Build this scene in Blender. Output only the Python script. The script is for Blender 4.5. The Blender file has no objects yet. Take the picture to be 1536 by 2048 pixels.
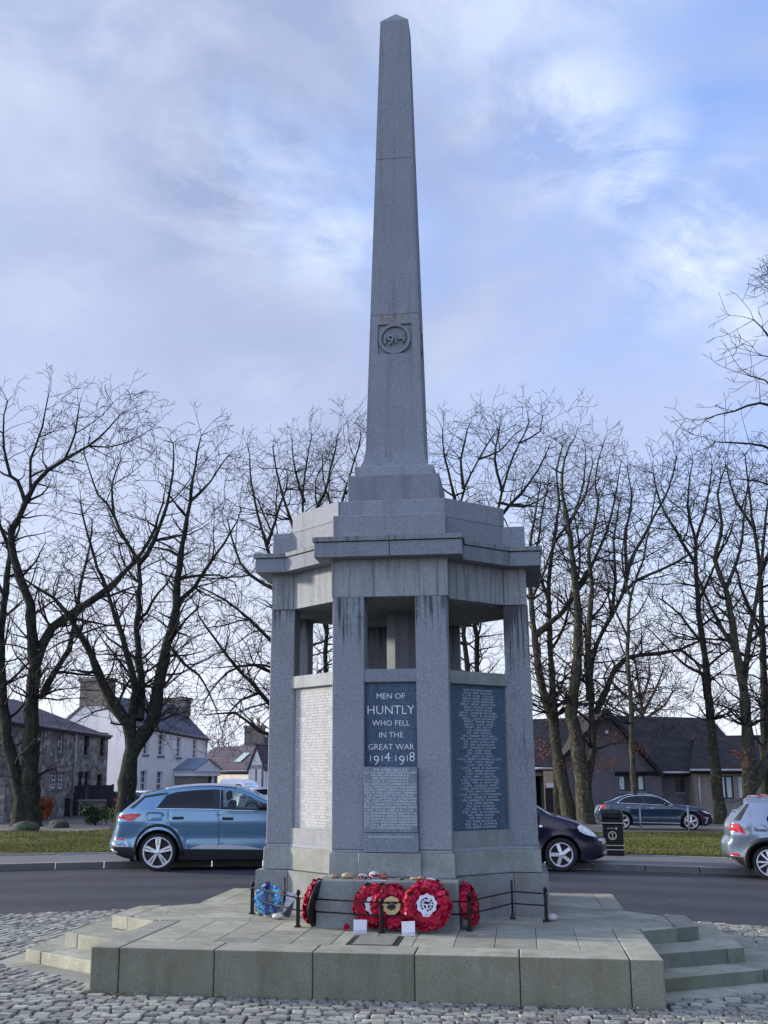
import bpy, bmesh, math, random
import numpy as np
from mathutils import Vector, Matrix, geometry
random.seed(7); RNG=np.random.default_rng(7)
S=bpy.context.scene; COL=S.collection
PI=math.pi
def R(a): return math.radians(a)
# ------------------------------------------------------------------ camera
F=2269.0; TH=0.2253; CX=687.0; CY=1024.0; EYE=1.772
X0,Y0,PSI,PH=.6686,12.7452,.1482,.377
cd=bpy.data.cameras.new('camera'); cam=bpy.data.objects.new('camera',cd); COL.objects.link(cam); S.camera=cam
cam.location=(0,0,EYE); cam.rotation_euler=(PI/2+TH,0,0)
cd.sensor_fit='VERTICAL'; cd.sensor_height=36; cd.lens=36*F/2048; cd.shift_x=(768-CX)/2048; cd.clip_end=2000; cd.clip_start=.1
# terrain: flat town square, falling gently beyond the pavement
RC=(-.6,7.2)
def terr(x,y):
    r=math.hypot(x-RC[0],y-RC[1])
    if r<15.72: return 0.0
    if r<18.15: return .11
    if r<38: return .13-.025*(r-18.15)
    if r<110: return .13-.025*19.85-.012*(r-38)
    return .13-.025*19.85-.012*72
def ray(px,py):
    d=((px-CX)/F,1.0,-(py-CY)/F)
    return Vector((d[0],math.cos(TH)-d[2]*math.sin(TH),math.sin(TH)+d[2]*math.cos(TH)))
def atY(px,py,Y):
    r=ray(px,py); P=r*(Y/r.y); P.z+=EYE; return P
def atZ(px,py,z):
    r=ray(px,py); P=r*((z-EYE)/r.z); P.z=z; return P
def atG(px,py):
    r=ray(px,py); lo,hi=5/r.y,220/r.y
    for _ in range(50):
        m=(lo+hi)/2; P=r*m
        if P.z+EYE>terr(P.x,P.y): lo=m
        else: hi=m
    P=r*lo; P.z+=EYE; return P
# ------------------------------------------------------------------ materials
class NT:
    def __init__(s,name):
        s.m=bpy.data.materials.new(name); s.m.use_nodes=True; s.t=s.m.node_tree; s.t.nodes.clear()
        s.out=s.t.nodes.new('ShaderNodeOutputMaterial')
    def n(s,t,_p=None,**k):
        x=s.t.nodes.new('ShaderNode'+t)
        for a,v in (_p or {}).items(): setattr(x,a,v)
        for a,v in k.items():
            key=int(a[1:]) if a[0]=='i' and a[1:].isdigit() else a.replace('_',' ')
            s.set(x.inputs[key],v)
        return x
    def set(s,sock,v):
        if isinstance(v,bpy.types.NodeSocket): s.t.links.new(v,sock)
        elif isinstance(v,bpy.types.Node): s.t.links.new(v.outputs[0],sock)
        else:
            if isinstance(v,(tuple,list)) and len(v)==3 and sock.type=='RGBA': v=(*v,1)
            sock.default_value=v
    def coord(s,scale=1,kind='Object'):
        c=s.n('TexCoord'); mp=s.n('Mapping',Vector=c.outputs[kind]); mp.inputs['Scale'].default_value=(scale,)*3 if not isinstance(scale,tuple) else scale
        return mp.outputs[0]
    def noise(s,co,scale,detail=4,rough=.55,dist=0):
        return s.n('TexNoise',Vector=co,Scale=float(scale),Detail=float(detail),Roughness=rough,Distortion=float(dist)).outputs[0]
    def ramp(s,fac,*stops):
        r=s.n('ValToRGB',Fac=fac); e=r.color_ramp.elements
        while len(e)<len(stops): e.new(.5)
        for q,(p,c) in zip(e,stops):
            q.position=p; q.color=(c,c,c,1) if not isinstance(c,(tuple,list)) else (*c,1)[:4]
        return r.outputs[0]
    def mix(s,fac,a,b,mode='MIX'):
        x=s.t.nodes.new('ShaderNodeMix'); x.data_type='RGBA'; x.blend_type=mode
        s.set(x.inputs[0],fac); s.set(x.inputs[6],a); s.set(x.inputs[7],b); return x.outputs[2]
    def math(s,op,a,b=0.0,clamp=False):
        x=s.n('Math',{'operation':op,'use_clamp':clamp},i0=a,i1=b); return x.outputs[0]
    def bump(s,h,strength=.3,dist=.01):
        return s.n('Bump',Height=h,Strength=strength,Distance=dist).outputs[0]
    def bsdf(s,col,rough=.8,metal=0,normal=None,spec=.4,**k):
        b=s.n('BsdfPrincipled',Base_Color=col,Roughness=rough,Metallic=metal)
        b.inputs['Specular IOR Level'].default_value=spec
        if normal is not None: s.set(b.inputs['Normal'],normal)
        for a,v in k.items(): s.set(b.inputs[a.replace('_',' ')],v)
        s.t.links.new(b.outputs[0],s.out.inputs[0]); return b
MATS={}
def plain(name,col,rough=.6,metal=0,spec=.4,var=.12,scale=6,bump=0,**k):
    if name in MATS: return MATS[name]
    t=NT(name); co=t.coord(1); nz=t.noise(co,scale,4)
    c=t.mix(t.ramp(nz,(.3,0.),(.7,1.)),tuple(x*(1-var) for x in col),tuple(min(1,x*(1+var)) for x in col))
    t.bsdf(c,rough,metal,t.bump(nz,bump,.01) if bump else None,spec,**k); MATS[name]=t.m; return t.m
def granite(name,col,speck=.5,algae=0,streak=0,fine=140,island=False,cool=True):
    col=(col[0]*.70,col[1]*.745,col[2]*(.80 if cool else .745)); t=NT(name); co=t.coord(1)
    f=t.noise(co,fine,3,.7); f2=t.noise(co,fine*.42,2,.6); big=t.noise(co,2.2,5,.6); mid=t.noise(co,11,4,.6)
    speck*=.8; d=tuple(x*(1-speck) for x in col); l=tuple(min(1,x*(1+speck*.75)) for x in col)
    c=t.mix(t.ramp(f,(.36,0.),(.66,1.)),d,l)
    c=t.mix(t.math('MULTIPLY',t.ramp(f2,(.60,0.),(.68,1.)),.55),c,tuple(x*.35 for x in col))
    c=t.mix(t.math('MULTIPLY',t.ramp(big,(.35,0.),(.7,1.)),.35),c,tuple(x*.72 for x in col))
    c=t.mix(t.math('MULTIPLY',t.ramp(mid,(.5,0.),(.75,1.)),.22),c,(min(1,col[0]*1.35),min(1,col[1]*1.33),min(1,col[2]*1.3)))
    if not island:
        ws=t.noise(t.coord((6.5,6.5,.75)),1,6,.62); c=t.mix(t.math('MULTIPLY',t.ramp(ws,(.50,0.),(.66,1.)),.38),c,tuple(x*.42 for x in col))
    if algae:
        a=t.noise(co,3.1,6,.65,.3); a=t.math('MULTIPLY',t.ramp(a,(.40,0.),(.66,1.)),algae)
        c=t.mix(a,c,(.118,.126,.068))
        a=t.noise(co,1.6,6,.65,.2); a=t.math('MULTIPLY',t.ramp(a,(.50,0.),(.72,1.)),algae*.8)
        c=t.mix(a,c,(.115,.10,.058))
    if streak:
        sx=t.coord((26,26,1.1)); st=t.noise(sx,1,5,.6); a=t.math('MULTIPLY',t.ramp(st,(.50,0.),(.68,1.)),streak)
        c=t.mix(a,c,(.05,.052,.058))
    rnd=t.n('ObjectInfo').outputs['Random']; v=t.n('MapRange',Value=rnd,i3=.80,i4=1.16).outputs[0]
    if island: v=t.n('MapRange',Value=t.n('NewGeometry').outputs['Random Per Island'],i3=.62,i4=1.30).outputs[0]
    c=t.mix(1.0,c,t.n('CombineXYZ',i0=v,i1=v,i2=t.math('ADD',t.math('MULTIPLY',v,.9),.1)).outputs[0],'MULTIPLY')
    h=t.math('ADD',t.math('MULTIPLY',f,.6),t.math('MULTIPLY',mid,.8))
    t.bsdf(c,.86,0,t.bump(h,.35,.004),.3); return t.m
# ------------------------------------------------------------------ mesh builder
class MB:
    def __init__(s): s.v=[]; s.f=[]; s.mi=[]; s.sm=[]
    def add(s,vs,fs,mi=0,smooth=False):
        o=len(s.v); s.v+= [tuple(v) for v in vs]; s.f+=[tuple(i+o for i in f) for f in fs]; s.mi+=[mi]*len(fs); s.sm+=[smooth]*len(fs); return s
    def box(s,x0,x1,y0,y1,z0,z1,mi=0,M=None):
        vs=[Vector((x,y,z)) for z in (z0,z1) for y in (y0,y1) for x in (x0,x1)]
        if M is not None: vs=[M@v for v in vs]
        return s.add(vs,[(0,2,3,1),(4,5,7,6),(0,1,5,4),(2,6,7,3),(0,4,6,2),(1,3,7,5)],mi)
    def prism(s,pts,z0,z1,top=None,mi=0):
        n=len(pts); top=top or pts
        vs=[(x,y,z0) for x,y in pts]+[(x,y,z1) for x,y in top]
        return s.add(vs,[tuple(range(n-1,-1,-1)),tuple(range(n,2*n))]+[(i,(i+1)%n,n+(i+1)%n,n+i) for i in range(n)],mi)
    def tube(s,pts,rad,n=8,mi=0,cap=True,smooth=True):
        pts=[Vector(p) for p in pts]; rad=rad if isinstance(rad,(list,tuple)) else [rad]*len(pts)
        vs=[];fs=[]; up=None
        for i,p in enumerate(pts):
            t=(pts[min(i+1,len(pts)-1)]-pts[max(i-1,0)]).normalized()
            if up is None: up=t.orthogonal().normalized()
            up=(up-t*up.dot(t)); up=up.normalized() if up.length>1e-6 else t.orthogonal().normalized()
            b=t.cross(up)
            for k in range(n):
                a=2*PI*k/n; vs.append(p+(up*math.cos(a)+b*math.sin(a))*rad[i])
        for i in range(len(pts)-1):
            for k in range(n):
                a=i*n+k;b2=i*n+(k+1)%n; fs.append((a,b2,b2+n,a+n))
        if cap: fs+= [tuple(range(n-1,-1,-1)),tuple(range((len(pts)-1)*n,len(pts)*n))]
        return s.add(vs,fs,mi,smooth)
    def lathe(s,prof,n=20,c=(0,0,0),axis='z',mi=0,smooth=True):
        vs=[];fs=[]
        for r,z in prof:
            for k in range(n):
                a=2*PI*k/n; u,v=r*math.cos(a),r*math.sin(a)
                vs.append({'z':(c[0]+u,c[1]+v,c[2]+z),'y':(c[0]+u,c[1]-z,c[2]+v),'x':(c[0]+z,c[1]+u,c[2]+v)}[axis])
        m=len(prof)
        for i in range(m-1):
            for k in range(n): fs.append((i*n+k,i*n+(k+1)%n,(i+1)*n+(k+1)%n,(i+1)*n+k))
        return s.add(vs,fs,mi,smooth)
    def top(s,mi=1):
        """give every upward face material slot MI"""
        for i,f in enumerate(s.f):
            a,b,c=(Vector(s.v[k]) for k in f[:3]); n=(b-a).cross(c-a)
            if n.length and abs(n.normalized().z)>.9: s.mi[i]=mi
        return s
    def build(s,name,mats,parent=None,bevel=0,loc=None,seg=1):
        me=bpy.data.meshes.new(name); me.from_pydata(s.v,[],s.f); 
        mats=mats if isinstance(mats,(list,tuple)) else [mats]
        for m in mats: me.materials.append(m)
        me.polygons.foreach_set('material_index',s.mi); me.polygons.foreach_set('use_smooth',s.sm); me.update()
        return link(name,me,parent,bevel,loc,seg)
def link(name,me,parent=None,bevel=0,loc=None,seg=1):
    o=bpy.data.objects.new(name,me); COL.objects.link(o)
    if parent is not None: o.parent=parent
    if loc is not None: o.location=loc
    if bevel:
        b=o.modifiers.new('edge','BEVEL'); b.width=bevel; b.segments=seg; b.limit_method='ANGLE'; b.angle_limit=R(35)
    return o
def npmesh(name,V,Fq,mats,parent=None,mi=None,smooth=False):
    """V (n,3) array, Fq (m,k) array of equal-size faces."""
    me=bpy.data.meshes.new(name); V=np.asarray(V,np.float32); Fq=np.asarray(Fq,np.int32); m,k=Fq.shape
    me.vertices.add(len(V)); me.vertices.foreach_set('co',V.ravel()); me.loops.add(m*k); me.loops.foreach_set('vertex_index',Fq.ravel())
    me.polygons.add(m); me.polygons.foreach_set('loop_start',np.arange(0,m*k,k,dtype=np.int32))
    for x in (mats if isinstance(mats,(list,tuple)) else [mats]): me.materials.append(x)
    if mi is not None: me.polygons.foreach_set('material_index',np.asarray(mi,np.int32))
    me.polygons.foreach_set('use_smooth',np.full(m,bool(smooth)))
    me.update(calc_edges=True); me.validate(); return link(name,me,parent)
def thing(name,label,cat,loc=(0,0,0),rz=0,group=None):
    o=bpy.data.objects.new(name,None); COL.objects.link(o); o.location=loc; o.rotation_euler=(0,0,rz); o.empty_display_size=.2
    return tag(o,label,cat,group)
def tag(o,label,cat,group=None):
    o['label']=label; o['category']=cat
    if group: o['group']=group
    return o
def struct(o): o['kind']='structure'; return o
def stuff(o): o['kind']='stuff'; return o
def copy_tree(o,parent=None):
    kids=list(o.children); c=o.copy(); COL.objects.link(c); c.parent=parent
    for ch in kids: copy_tree(ch,c)
    return c
def text_mesh(lines,thin=-.012,gap=1.0):
    """lines: (string, x, z, height, width or None) centred on x, lying in the xz plane facing -y. Returns MB."""
    mb=MB()
    for (st,x,z,h,w) in lines:
        cu=bpy.data.curves.new('t','FONT'); cu.body=st; cu.size=1; cu.offset=thin; cu.space_character=gap; cu.resolution_u=2; cu.extrude=0
        ob=bpy.data.objects.new('t',cu); COL.objects.link(ob)
        me=bpy.data.meshes.new_from_object(ob); n=len(me.vertices)
        if n:
            co=np.empty(n*3); me.vertices.foreach_get('co',co); co=co.reshape(-1,3)
            sx=h/.72; x0,x1=co[:,0].min(),co[:,0].max(); wd=(x1-x0)*sx
            k=sx if w is None else sx*min(1.0 if w>0 else 9,abs(w)/wd)
            vs=[(x+(a-(x0+x1)/2)*k,0,z+b*sx) for a,b,_ in co]
            mb.add(vs,[tuple(p.vertices) for p in me.polygons])
        bpy.data.objects.remove(ob); bpy.data.curves.remove(cu); bpy.data.meshes.remove(me)
    return mb
def extrude_flat(mb,d):
    """give a flat xz mesh (facing -y) thickness d toward -y."""
    from collections import Counter
    n=len(mb.v); e=Counter(); dire={}
    for f in mb.f:
        for a,b in zip(f,f[1:]+f[:1]): e[tuple(sorted((a,b)))]+=1; dire[tuple(sorted((a,b)))]=(a,b)
    out=MB(); vs=mb.v+[(x,y-d,z) for x,y,z in mb.v]
    fs=[tuple(i+n for i in f) for f in mb.f]
    for k,c in e.items():
        if c==1: a,b=dire[k]; fs.append((a,b,b+n,a+n))
    out.add(vs,fs); return out
# ------------------------------------------------------------------ war memorial
G_MAIN=granite('grey_granite',(.37,.375,.39),.55)
G_OBE=granite('obelisk_granite',(.35,.355,.37),.5)
G_PIER=granite('pier_granite',(.36,.368,.385),.6)
G_STAIN=granite('stained_granite',(.36,.365,.37),.55,algae=.12,streak=.62)
G_LOW=granite('mossy_granite',(.38,.38,.36),.5,algae=.42)
G_BLUE=granite('dark_blue_granite',(.10,.148,.205),.75,fine=95)
G_GREY=granite('panel_granite',(.25,.275,.30),.5,fine=120)
G_SUNLIT=granite('sunlit_diagonal_granite',(.47,.465,.445),.4)  # for the -x front diagonal; its sunlit brightness is painted into the colour
JOINT=plain('joint_mortar',(.05,.05,.05),.95)
LETTER=plain('pale_lettering',(.66,.70,.74),.7,var=.08)
LETTER2=plain('worn_lettering',(.74,.74,.73),.75,var=.1)
RUST=None
MEM=thing('war_memorial','tall grey granite war memorial with an obelisk rising from an open pillared octagonal shrine','war memorial',(X0,Y0,PH),-PSI)
def octo(a,Rr,c):
    k=c-a; return [(-a,-Rr),(a,-Rr),(a,-k),(k,-a),(Rr,-a),(Rr,a),(k,a),(a,k),(a,Rr),(-a,Rr),(-a,k),(-k,a),(-Rr,a),(-Rr,-a),(-k,-a),(-a,-k)]
def joints(mb,segs,z0,z1,t=.006,p=.0025):
    """thin recessed-looking vertical joints: (x,y,nx,ny)"""
    for x,y,nx,ny in segs:
        tx,ty=-ny,nx
        pts=[(x-tx*t/2,y-ty*t/2),(x+tx*t/2,y+ty*t/2),(x+tx*t/2+nx*p,y+ty*t/2+ny*p),(x-tx*t/2+nx*p,y-ty*t/2+ny*p)]
        mb.prism(pts,z0,z1,mi=1)
# base courses
b=MB().prism(octo(.672,1.497,1.83),-.01,.4045); joints(b,[(-.4,-1.497,0,-1),(.2,-1.497,0,-1),(1.158,-.672,.3,-.95),(-1.158,-.672,-.3,-.95)],.0,.402,.008)
b.build('lower_base_course',[G_LOW,JOINT],MEM,.008)
MB().prism(octo(.612,1.4375,1.77),.4085,.634,octo(.606,1.43,1.764)).build('base_course',[G_LOW,JOINT],MEM,.007)
MB().prism(octo(.585,1.40,1.755),.634,.664,octo(.585,1.40,1.755)).build('base_moulding',G_MAIN,MEM,.004)
MB().box(-.661,.661,-1.8386,-1.495,-.01,.4158).build('ledge_block',G_LOW,MEM,.012,seg=2)
MB().box(-.316,.29,-1.475,-1.437,.4165,.6375).build('centre_base_block',G_LOW,MEM,.006)
# piers: eight, slightly battered
def pier(k,side,mat):
    z0,z1=.666,3.126; ang=k*PI/2; ca,sa=math.cos(ang),math.sin(ang)
    def rt(x,y): return (ca*x-sa*y,sa*x+ca*y)
    a0,R0,w0,a1,R1,w1=.584,1.41,.319,.580,1.388,.3225
    if side<0: lo=[(-a0,-R0),(-a0+w0,-R0),(-a0+w0,-R0+.275),(-a0,-R0+.275)]; hi=[(-a1,-R1),(-a1+w1,-R1),(-a1+w1,-R1+.262),(-a1,-R1+.262)]
    else: lo=[(a0-w0,-R0),(a0,-R0),(a0,-R0+.275),(a0-w0,-R0+.275)]; hi=[(a1-w1,-R1),(a1,-R1),(a1,-R1+.262),(a1-w1,-R1+.262)]
    b=MB()
    def lerp(t): return [rt(*(p[i]*(1-t)+q[i]*t for i in (0,1))) for p,q in zip(lo,hi)]
    tt=.62
    zt=z0+(z1-z0)*tt
    b.prism(lerp(0),z0,z1-.0,lerp(1))
    return b.build('pier',mat,MEM,.006)
def pier_mat(name,seed,amt=.675):
    t=NT(name); co=t.coord(1); col=(.246,.268,.300)
    f=t.noise(co,140,3,.7); f2=t.noise(co,60,2,.6); big=t.noise(co,2.4,5,.6); mid=t.noise(co,9,4,.6)
    c=t.mix(t.ramp(f,(.36,0.),(.66,1.)),tuple(x*.45 for x in col),tuple(x*1.42 for x in col))
    c=t.mix(t.math('MULTIPLY',t.ramp(f2,(.60,0.),(.68,1.)),.5),c,(.085,.09,.10))
    c=t.mix(t.math('MULTIPLY',t.ramp(big,(.35,0.),(.7,1.)),.4),c,(.165,.175,.20))
    # dark run-off streaks that start under the lintel and fade down the shaft
    sep=t.n('SeparateXYZ',Vector=t.coord(1)); z=sep.outputs[2]
    mp=t.n('Mapping',Vector=t.n('TexCoord').outputs['Object']); mp.inputs['Scale'].default_value=(34,34,1.3); mp.inputs['Location'].default_value=(seed,0,0)
    st=t.noise(mp.outputs[0],1,5,.65)
    top=t.n('MapRange',Value=z,i1=2.2,i2=3.13); top.clamp=True
    br=t.noise(t.coord(3.3),1,3,.5)
    tp=t.math('POWER',top.outputs[0],1.6)
    thr=t.math('SUBTRACT',t.math('ADD',t.math('MULTIPLY',st,.75),t.math('ADD',t.math('MULTIPLY',tp,.24),t.math('MULTIPLY',br,.30))),amt)
    a=t.math('MULTIPLY',thr,7.0,True)
    c=t.mix(t.math('MULTIPLY',a,.86),c,(.028,.03,.036))
    t.bsdf(c,.86,0,t.bump(f,.3,.003),.3); return t.m
PM=[pier_mat('pier_granite_streaked',0),pier_mat('pier_granite_streaked_b',5.3),pier_mat('pier_granite_dark_stained',2.7,.585)]
for k in range(4):
    pier(k,-1,PM[2] if k==1 else PM[0]); pier(k,1,PM[1])
# plain shaft standing in the middle of the open shrine
pts=[(-.0+.19*math.cos(R(22.5+45*k)),.0+.19*math.sin(R(22.5+45*k))) for k in range(8)]
MB().prism(pts,.4,3.13).build('central_shaft',G_MAIN,MEM)
# sills, panels
ZS=dict(sill=(2.268,2.398),pan=(.83,2.25))
def front_frame(k):
    return Matrix.Rotation(k*PI/2,4,'Z')
def diag_frame(k):
    # local frame: origin at panel centre, -y outward
    return Matrix.Rotation(k*PI/2+PI/4,4,'Z')
DC=1.729/math.sqrt(2)      # distance of the diagonal face from the axis
DW=math.hypot(1.145-.584,1.145-.584)/2   # half width
def place(o,M): o.matrix_basis=M; return o
# front opening
MB().box(-.266,.266,-1.385,-1.06,*ZS['sill']).build('sill_block',G_MAIN,MEM,.006)
fp=MB().box(-.266,.266,-1.345,-1.10,1.4475,2.2665).build('inscription_panel',G_BLUE,MEM)
fp['label']='dark blue polished granite panel naming the town'
w2=MB().box(-.258,.262,-1.462,-1.30,.8285,1.4445).build('inscription_panel',G_GREY,MEM,.004)
w2['label']='grey granite panel of later names fixed over the piers'
w3=MB().box(-.262,.268,-1.462,-1.30,.6445,.824).build('inscription_panel',G_GREY,MEM,.004)
for k in (1,2,3):
    place(MB().box(-.266,.266,-1.385,-1.06,*ZS['sill']).build('sill_block',G_MAIN,MEM,.006),front_frame(k))
    place(MB().box(-.266,.266,-1.34,-1.10,.66,2.2665).build('inscription_panel',G_BLUE,MEM),front_frame(k))
DP={}
for k in range(4):
    M=diag_frame(k)
    place(MB().box(-DW-.012,DW+.012,-DC-.012,-DC+.26,*ZS['sill']).build('sill_block',G_SUNLIT if k==3 else G_LOW,MEM,.006),M)
    place(MB().box(-DW-.012,DW+.012,-DC-.012,-DC+.22,.6345,.826).build('panel_base_block',G_SUNLIT if k==3 else G_LOW,MEM,.005),M)
    DP[k]=place(MB().box(-DW+.01,DW-.01,-DC+.035,-DC+.2,.8265,2.2675).build('inscription_panel',G_SUNLIT if k==3 else G_BLUE,MEM),M)
    for sx in (-1,1):
        x0,x1=sorted((sx*(DW-.008),sx*(DW+.02)))
        place(MB().box(x0,x1,-DC+.01,-DC+.2,.8265,2.2675).build('panel_edging',G_MAIN,MEM),M)
# lettering
LN=[('MEN OF',0,2.105,.058,.33),('HUNTLY',0,1.955,.088,.475),('WHO FELL',0,1.842,.056,.43),('IN THE',0,1.727,.056,.285),('GREAT WAR',0,1.610,.058,.475),
 ('1',-.205,1.497,.062,None),('9',-.148,1.462,.097,None),('1',-.090,1.497,.062,None),('4',-.040,1.497,.092,None),(':',.006,1.499,.06,None),('1',.046,1.497,.062,None),('9',.104,1.462,.097,None),('1',.158,1.497,.062,None),('8',.206,1.497,.095,None)]
for grp in [LN[k:k+1] for k in range(5)]+[LN[5:]]:
    o=text_mesh(grp).build('lettering',LETTER,fp); o.location=(0,-1.3465,0)
W2=["GNR. ROBERT BAIN R.A.","SGT. WILLIAM A. BEANGE GORDON HLRS","A.B. WILLIAM BONNER R.N.","GNR. JOHN CAMERON R.A.","L/SGT. P. CAMERON R.E.","L.A.C. JOHN COUTTS CAMERON R.A.F. V.R.","PTE. G. CHRISTIE GORDON HIGHLANDERS","PTE. IAN COBBAN GORDON HIGHLANDERS","C.S.M. A.J. CRAIG GORDON HLRS COMMANDO","F/O. CHARLES T. HUTTON R.A.F.","L/CPL. WILLIAM FETTES R.A. GORDON HLRS","CPL. ALBERT FORSYTH GORDON HLRS","A.C.2. MAURICE B. FORSYTH R.A.F.","PTE. GEORGE GATHERER ROYAL SCOTS","F/O. W.J.A. GIBB R.A.F. V.R.","P/O. ALEXANDER GEORGE GILL R.A.F. V.R.","SGT. CHARLES G. GORDON GORDON HLRS","SGT. GEORGE W. GORDON GORDON HLRS","CPL. D.R.W. NETTS BODIE GORDON HLRS","SGT. R.R.K. JAMIESON GORDON HLRS","A.B. JAMES JOHNSTONE R.N."]
L=[]
for i,sx in enumerate(W2): L.append((sx,0.0,1.409-i*.0272,.019,-min(.505,len(sx)*.0158)))
o=text_mesh(L,-.004,1.15).build('lettering',LETTER,w2); o.location=(.002,-1.4635,0)
o=text_mesh([("PTE. GEORGE MASON GORDON HLRS",0,.780,.0185,.45)]).build('lettering',LETTER,w3); o.location=(.002,-1.4635,0)
NR=["GORDON HIGHLANDERS","R.S.M. WM. WALKER","C.S.M. ALEX. LOGGIE","SERGT. ROBT. DUNCAN","SERGT. JOHN GARDNER","SERGT. ROBT. GRAY M.M.","SERGT. ANDREW HOGG","SERGT. JOHN MILNE","SERGT. CHARLES MITCHELL","SERGT. THOS. K. MITCHELL","SERGT. JOHN McKIMMIE","SERGT. FRANK PIRIE","SERGT. ALEX. PIRIE","SERGT. JAS. SCOTT","CPL. JOHN BERRY","CPL. WM. MACKIE","CPL. ROBERT MITCHELL","CPL. WM. A. MORGAN M.M.","CPL. JOHN McWILLIAM","CPL. WM. SUTHERLAND","CPL. FRANKLIN TAYLOR","CPL. JOHN THOM","CPL. JAMES WARD","CPL. ALEX. M. WATT","L/CPL. JAMES CUMMING D.C.M.","L/CPL. LEWIS GRANT","L/CPL. WM. KING","L/CPL. ALEX. R. MARTIN","L/CPL. JAMES MASON","L/CPL. JOHN MASON","L/CPL. WM. J. MILTON","L/CPL. JOHN McCONNACHIE","L/CPL. WM. A. McPETRIE","L/CPL. LINDSAY PIRIE","L/CPL. JOHN SIEVEWRIGHT","L/CPL. WM. SIMPSON","L/CPL. EDWD. A. STEVENSON","L/CPL. JAMES D. WATT","PTE. HERBERT M. BOWMAN","PTE. JAMES BROWN","PTE. JOHN CAMERON","PTE. WM. F. CAMERON","PTE. THOS. D. CHISHOLM","PTE. JAMES CLARK","PTE. WM. COWIE","PTE. JOHN DAVIDSON","PTE. JAS. C. DOWNIE","PTE. JAMES CHAPMAN"]
L=[(sx,.01,2.205-i*.02885,.0185,-min(.60,len(sx)*.0225)) for i,sx in enumerate(NR)]
o=text_mesh(L,-.004,1.25).build('lettering',LETTER,DP[0]); o.location=(0,-DC+.0335,0)
NL=["CAPT. JOHN T. PHILIP R.A.M.C.","WM. GEORGE CRUICKSHANK M.M.","WM. DUNCAN R.N.R. AUSTRALIA","PTE. W. JOSEPH SCOTTISH RIFLES","PTE. CLAUDSON SCOTTISH HORSE","LIEUT. JAMES MURRAY R.F.A.","J.A. CALLE CANADIANS","SAPPER WM. FRASER","PTE. JOHN FRASER","PIONEER JOHN O. SUTHERLAND R.E.","BOMB. THOS. ALEXANDER R.F.A.","CPL. JAS. BLACK SCOTS GUARDS","CPL. R.G. BARRON SCOTS GUARDS","PTE. JOHN T. GORDON SCOTS GDS","PTE. CHAS. CRUICKSHANK A.S.C.","PTE. JAS. DUNCAN R. MARINE ARTY","PTE. WM. ROBERTSON BORDER REGT","PTE. JOHN SANDISON H.L.I.","PTE. JOS. T. GEORGE R. SCOTS","PTE. ALEX. GRAY ROYAL SCOTS","PTE. JAS. DAVIDSON SCOTTISH RIFLES","CAMERON HIGHLANDERS","PTE. WM. McQUEEN","SEAFORTH HIGHLANDERS","PTE. JAS. CONN","PTE. ALEX. KELLOCK","PTE. JOHN F. McINNES","PTE. JAMES REID","PTE. GEORGE S. WALDRON F. AND C. HRS","PTE. ANDREW L. WATT BLACK WATCH","PTE. DONALD McINROY M.G.C.","PTE. JOHN P. RAE","PTE. WM. R. CHEYNE","PTE. ALEX. G. MILNE","CAPT. WM. T. YEATS SHROPSHIRE L.I.","PTE. WILLIAM OGG","PTE. GEO. SIMPSON","GORDON HIGHLANDERS","CAPT. JOHN ARCHIBALD M.C.","CAPT. JOHN McCULLOCH","LT. JOHN F. CARR","LT. CHAS. WEDGE","LT. GEO. S. ARCHIBALD D.C.M.","LT. ALEC. G. GRAY","R.S.M. ANDREW GOODMAN","SGT. PETER ALLAN","SGT. WM. WRIGHT"]
L=[(sx,.0,2.205-i*.02945,.0195,-min(.72,len(sx)*.0225)) for i,sx in enumerate(NL)]
o=text_mesh(L,-.002,1.2).build('lettering',LETTER2,DP[3]); o.location=(0,-DC+.0335,0)
# entablature, cornice, attic
E0=octo(.590,1.3804,1.729)
b=MB().prism(E0,3.1287,3.5215); joints(b,[(1.139,-.590,.3,-.95),(-1.139,-.590,-.3,-.95),(.590,-1.139,.95,-.3)],3.13,3.52,.009)
b.build('entablature',[G_STAIN,JOINT],MEM,.005)
C0=octo(.748,1.5387,1.959); C1=octo(.742,1.531,1.95); C2=octo(.7666,1.557,1.978)
b=MB().prism(C0,3.5195,3.668); joints(b,[(.02,-1.5387,0,-1),(1.21,-.748,.3,-.95),(-1.21,-.748,-.3,-.95)],3.521,3.667,.010)
b.build('cornice_fascia',[G_MAIN,JOINT],MEM,.004)
MB().prism(octo(.735,1.522,1.94),3.667,3.678).build('cornice_groove',JOINT,MEM)
b=MB().prism(C2,3.6775,3.7249); joints(b,[(.02,-1.557,0,-1),(1.21,-.7666,.3,-.95),(-1.21,-.7666,-.3,-.95)],3.678,3.7245,.010)
b.build('cornice_cap',[G_STAIN,JOINT],MEM,.005)
MB().prism(octo(.581,1.3835,1.7265),3.7245,3.9795).build('attic_course',G_OBE,MEM,.006)
MB().prism(octo(.5537,1.1443,1.724),3.981,4.1887).build('attic_course',G_OBE,MEM,.006)
OX=-.039
for h,z0,z1 in ((.5127,4.189,4.6285),(.4463,4.6285,4.7516)):
    place(MB().box(-h,h,-h,h,z0,z1).build('plinth_step',G_OBE,MEM,.006),Matrix.Translation((OX,0,0)))
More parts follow.
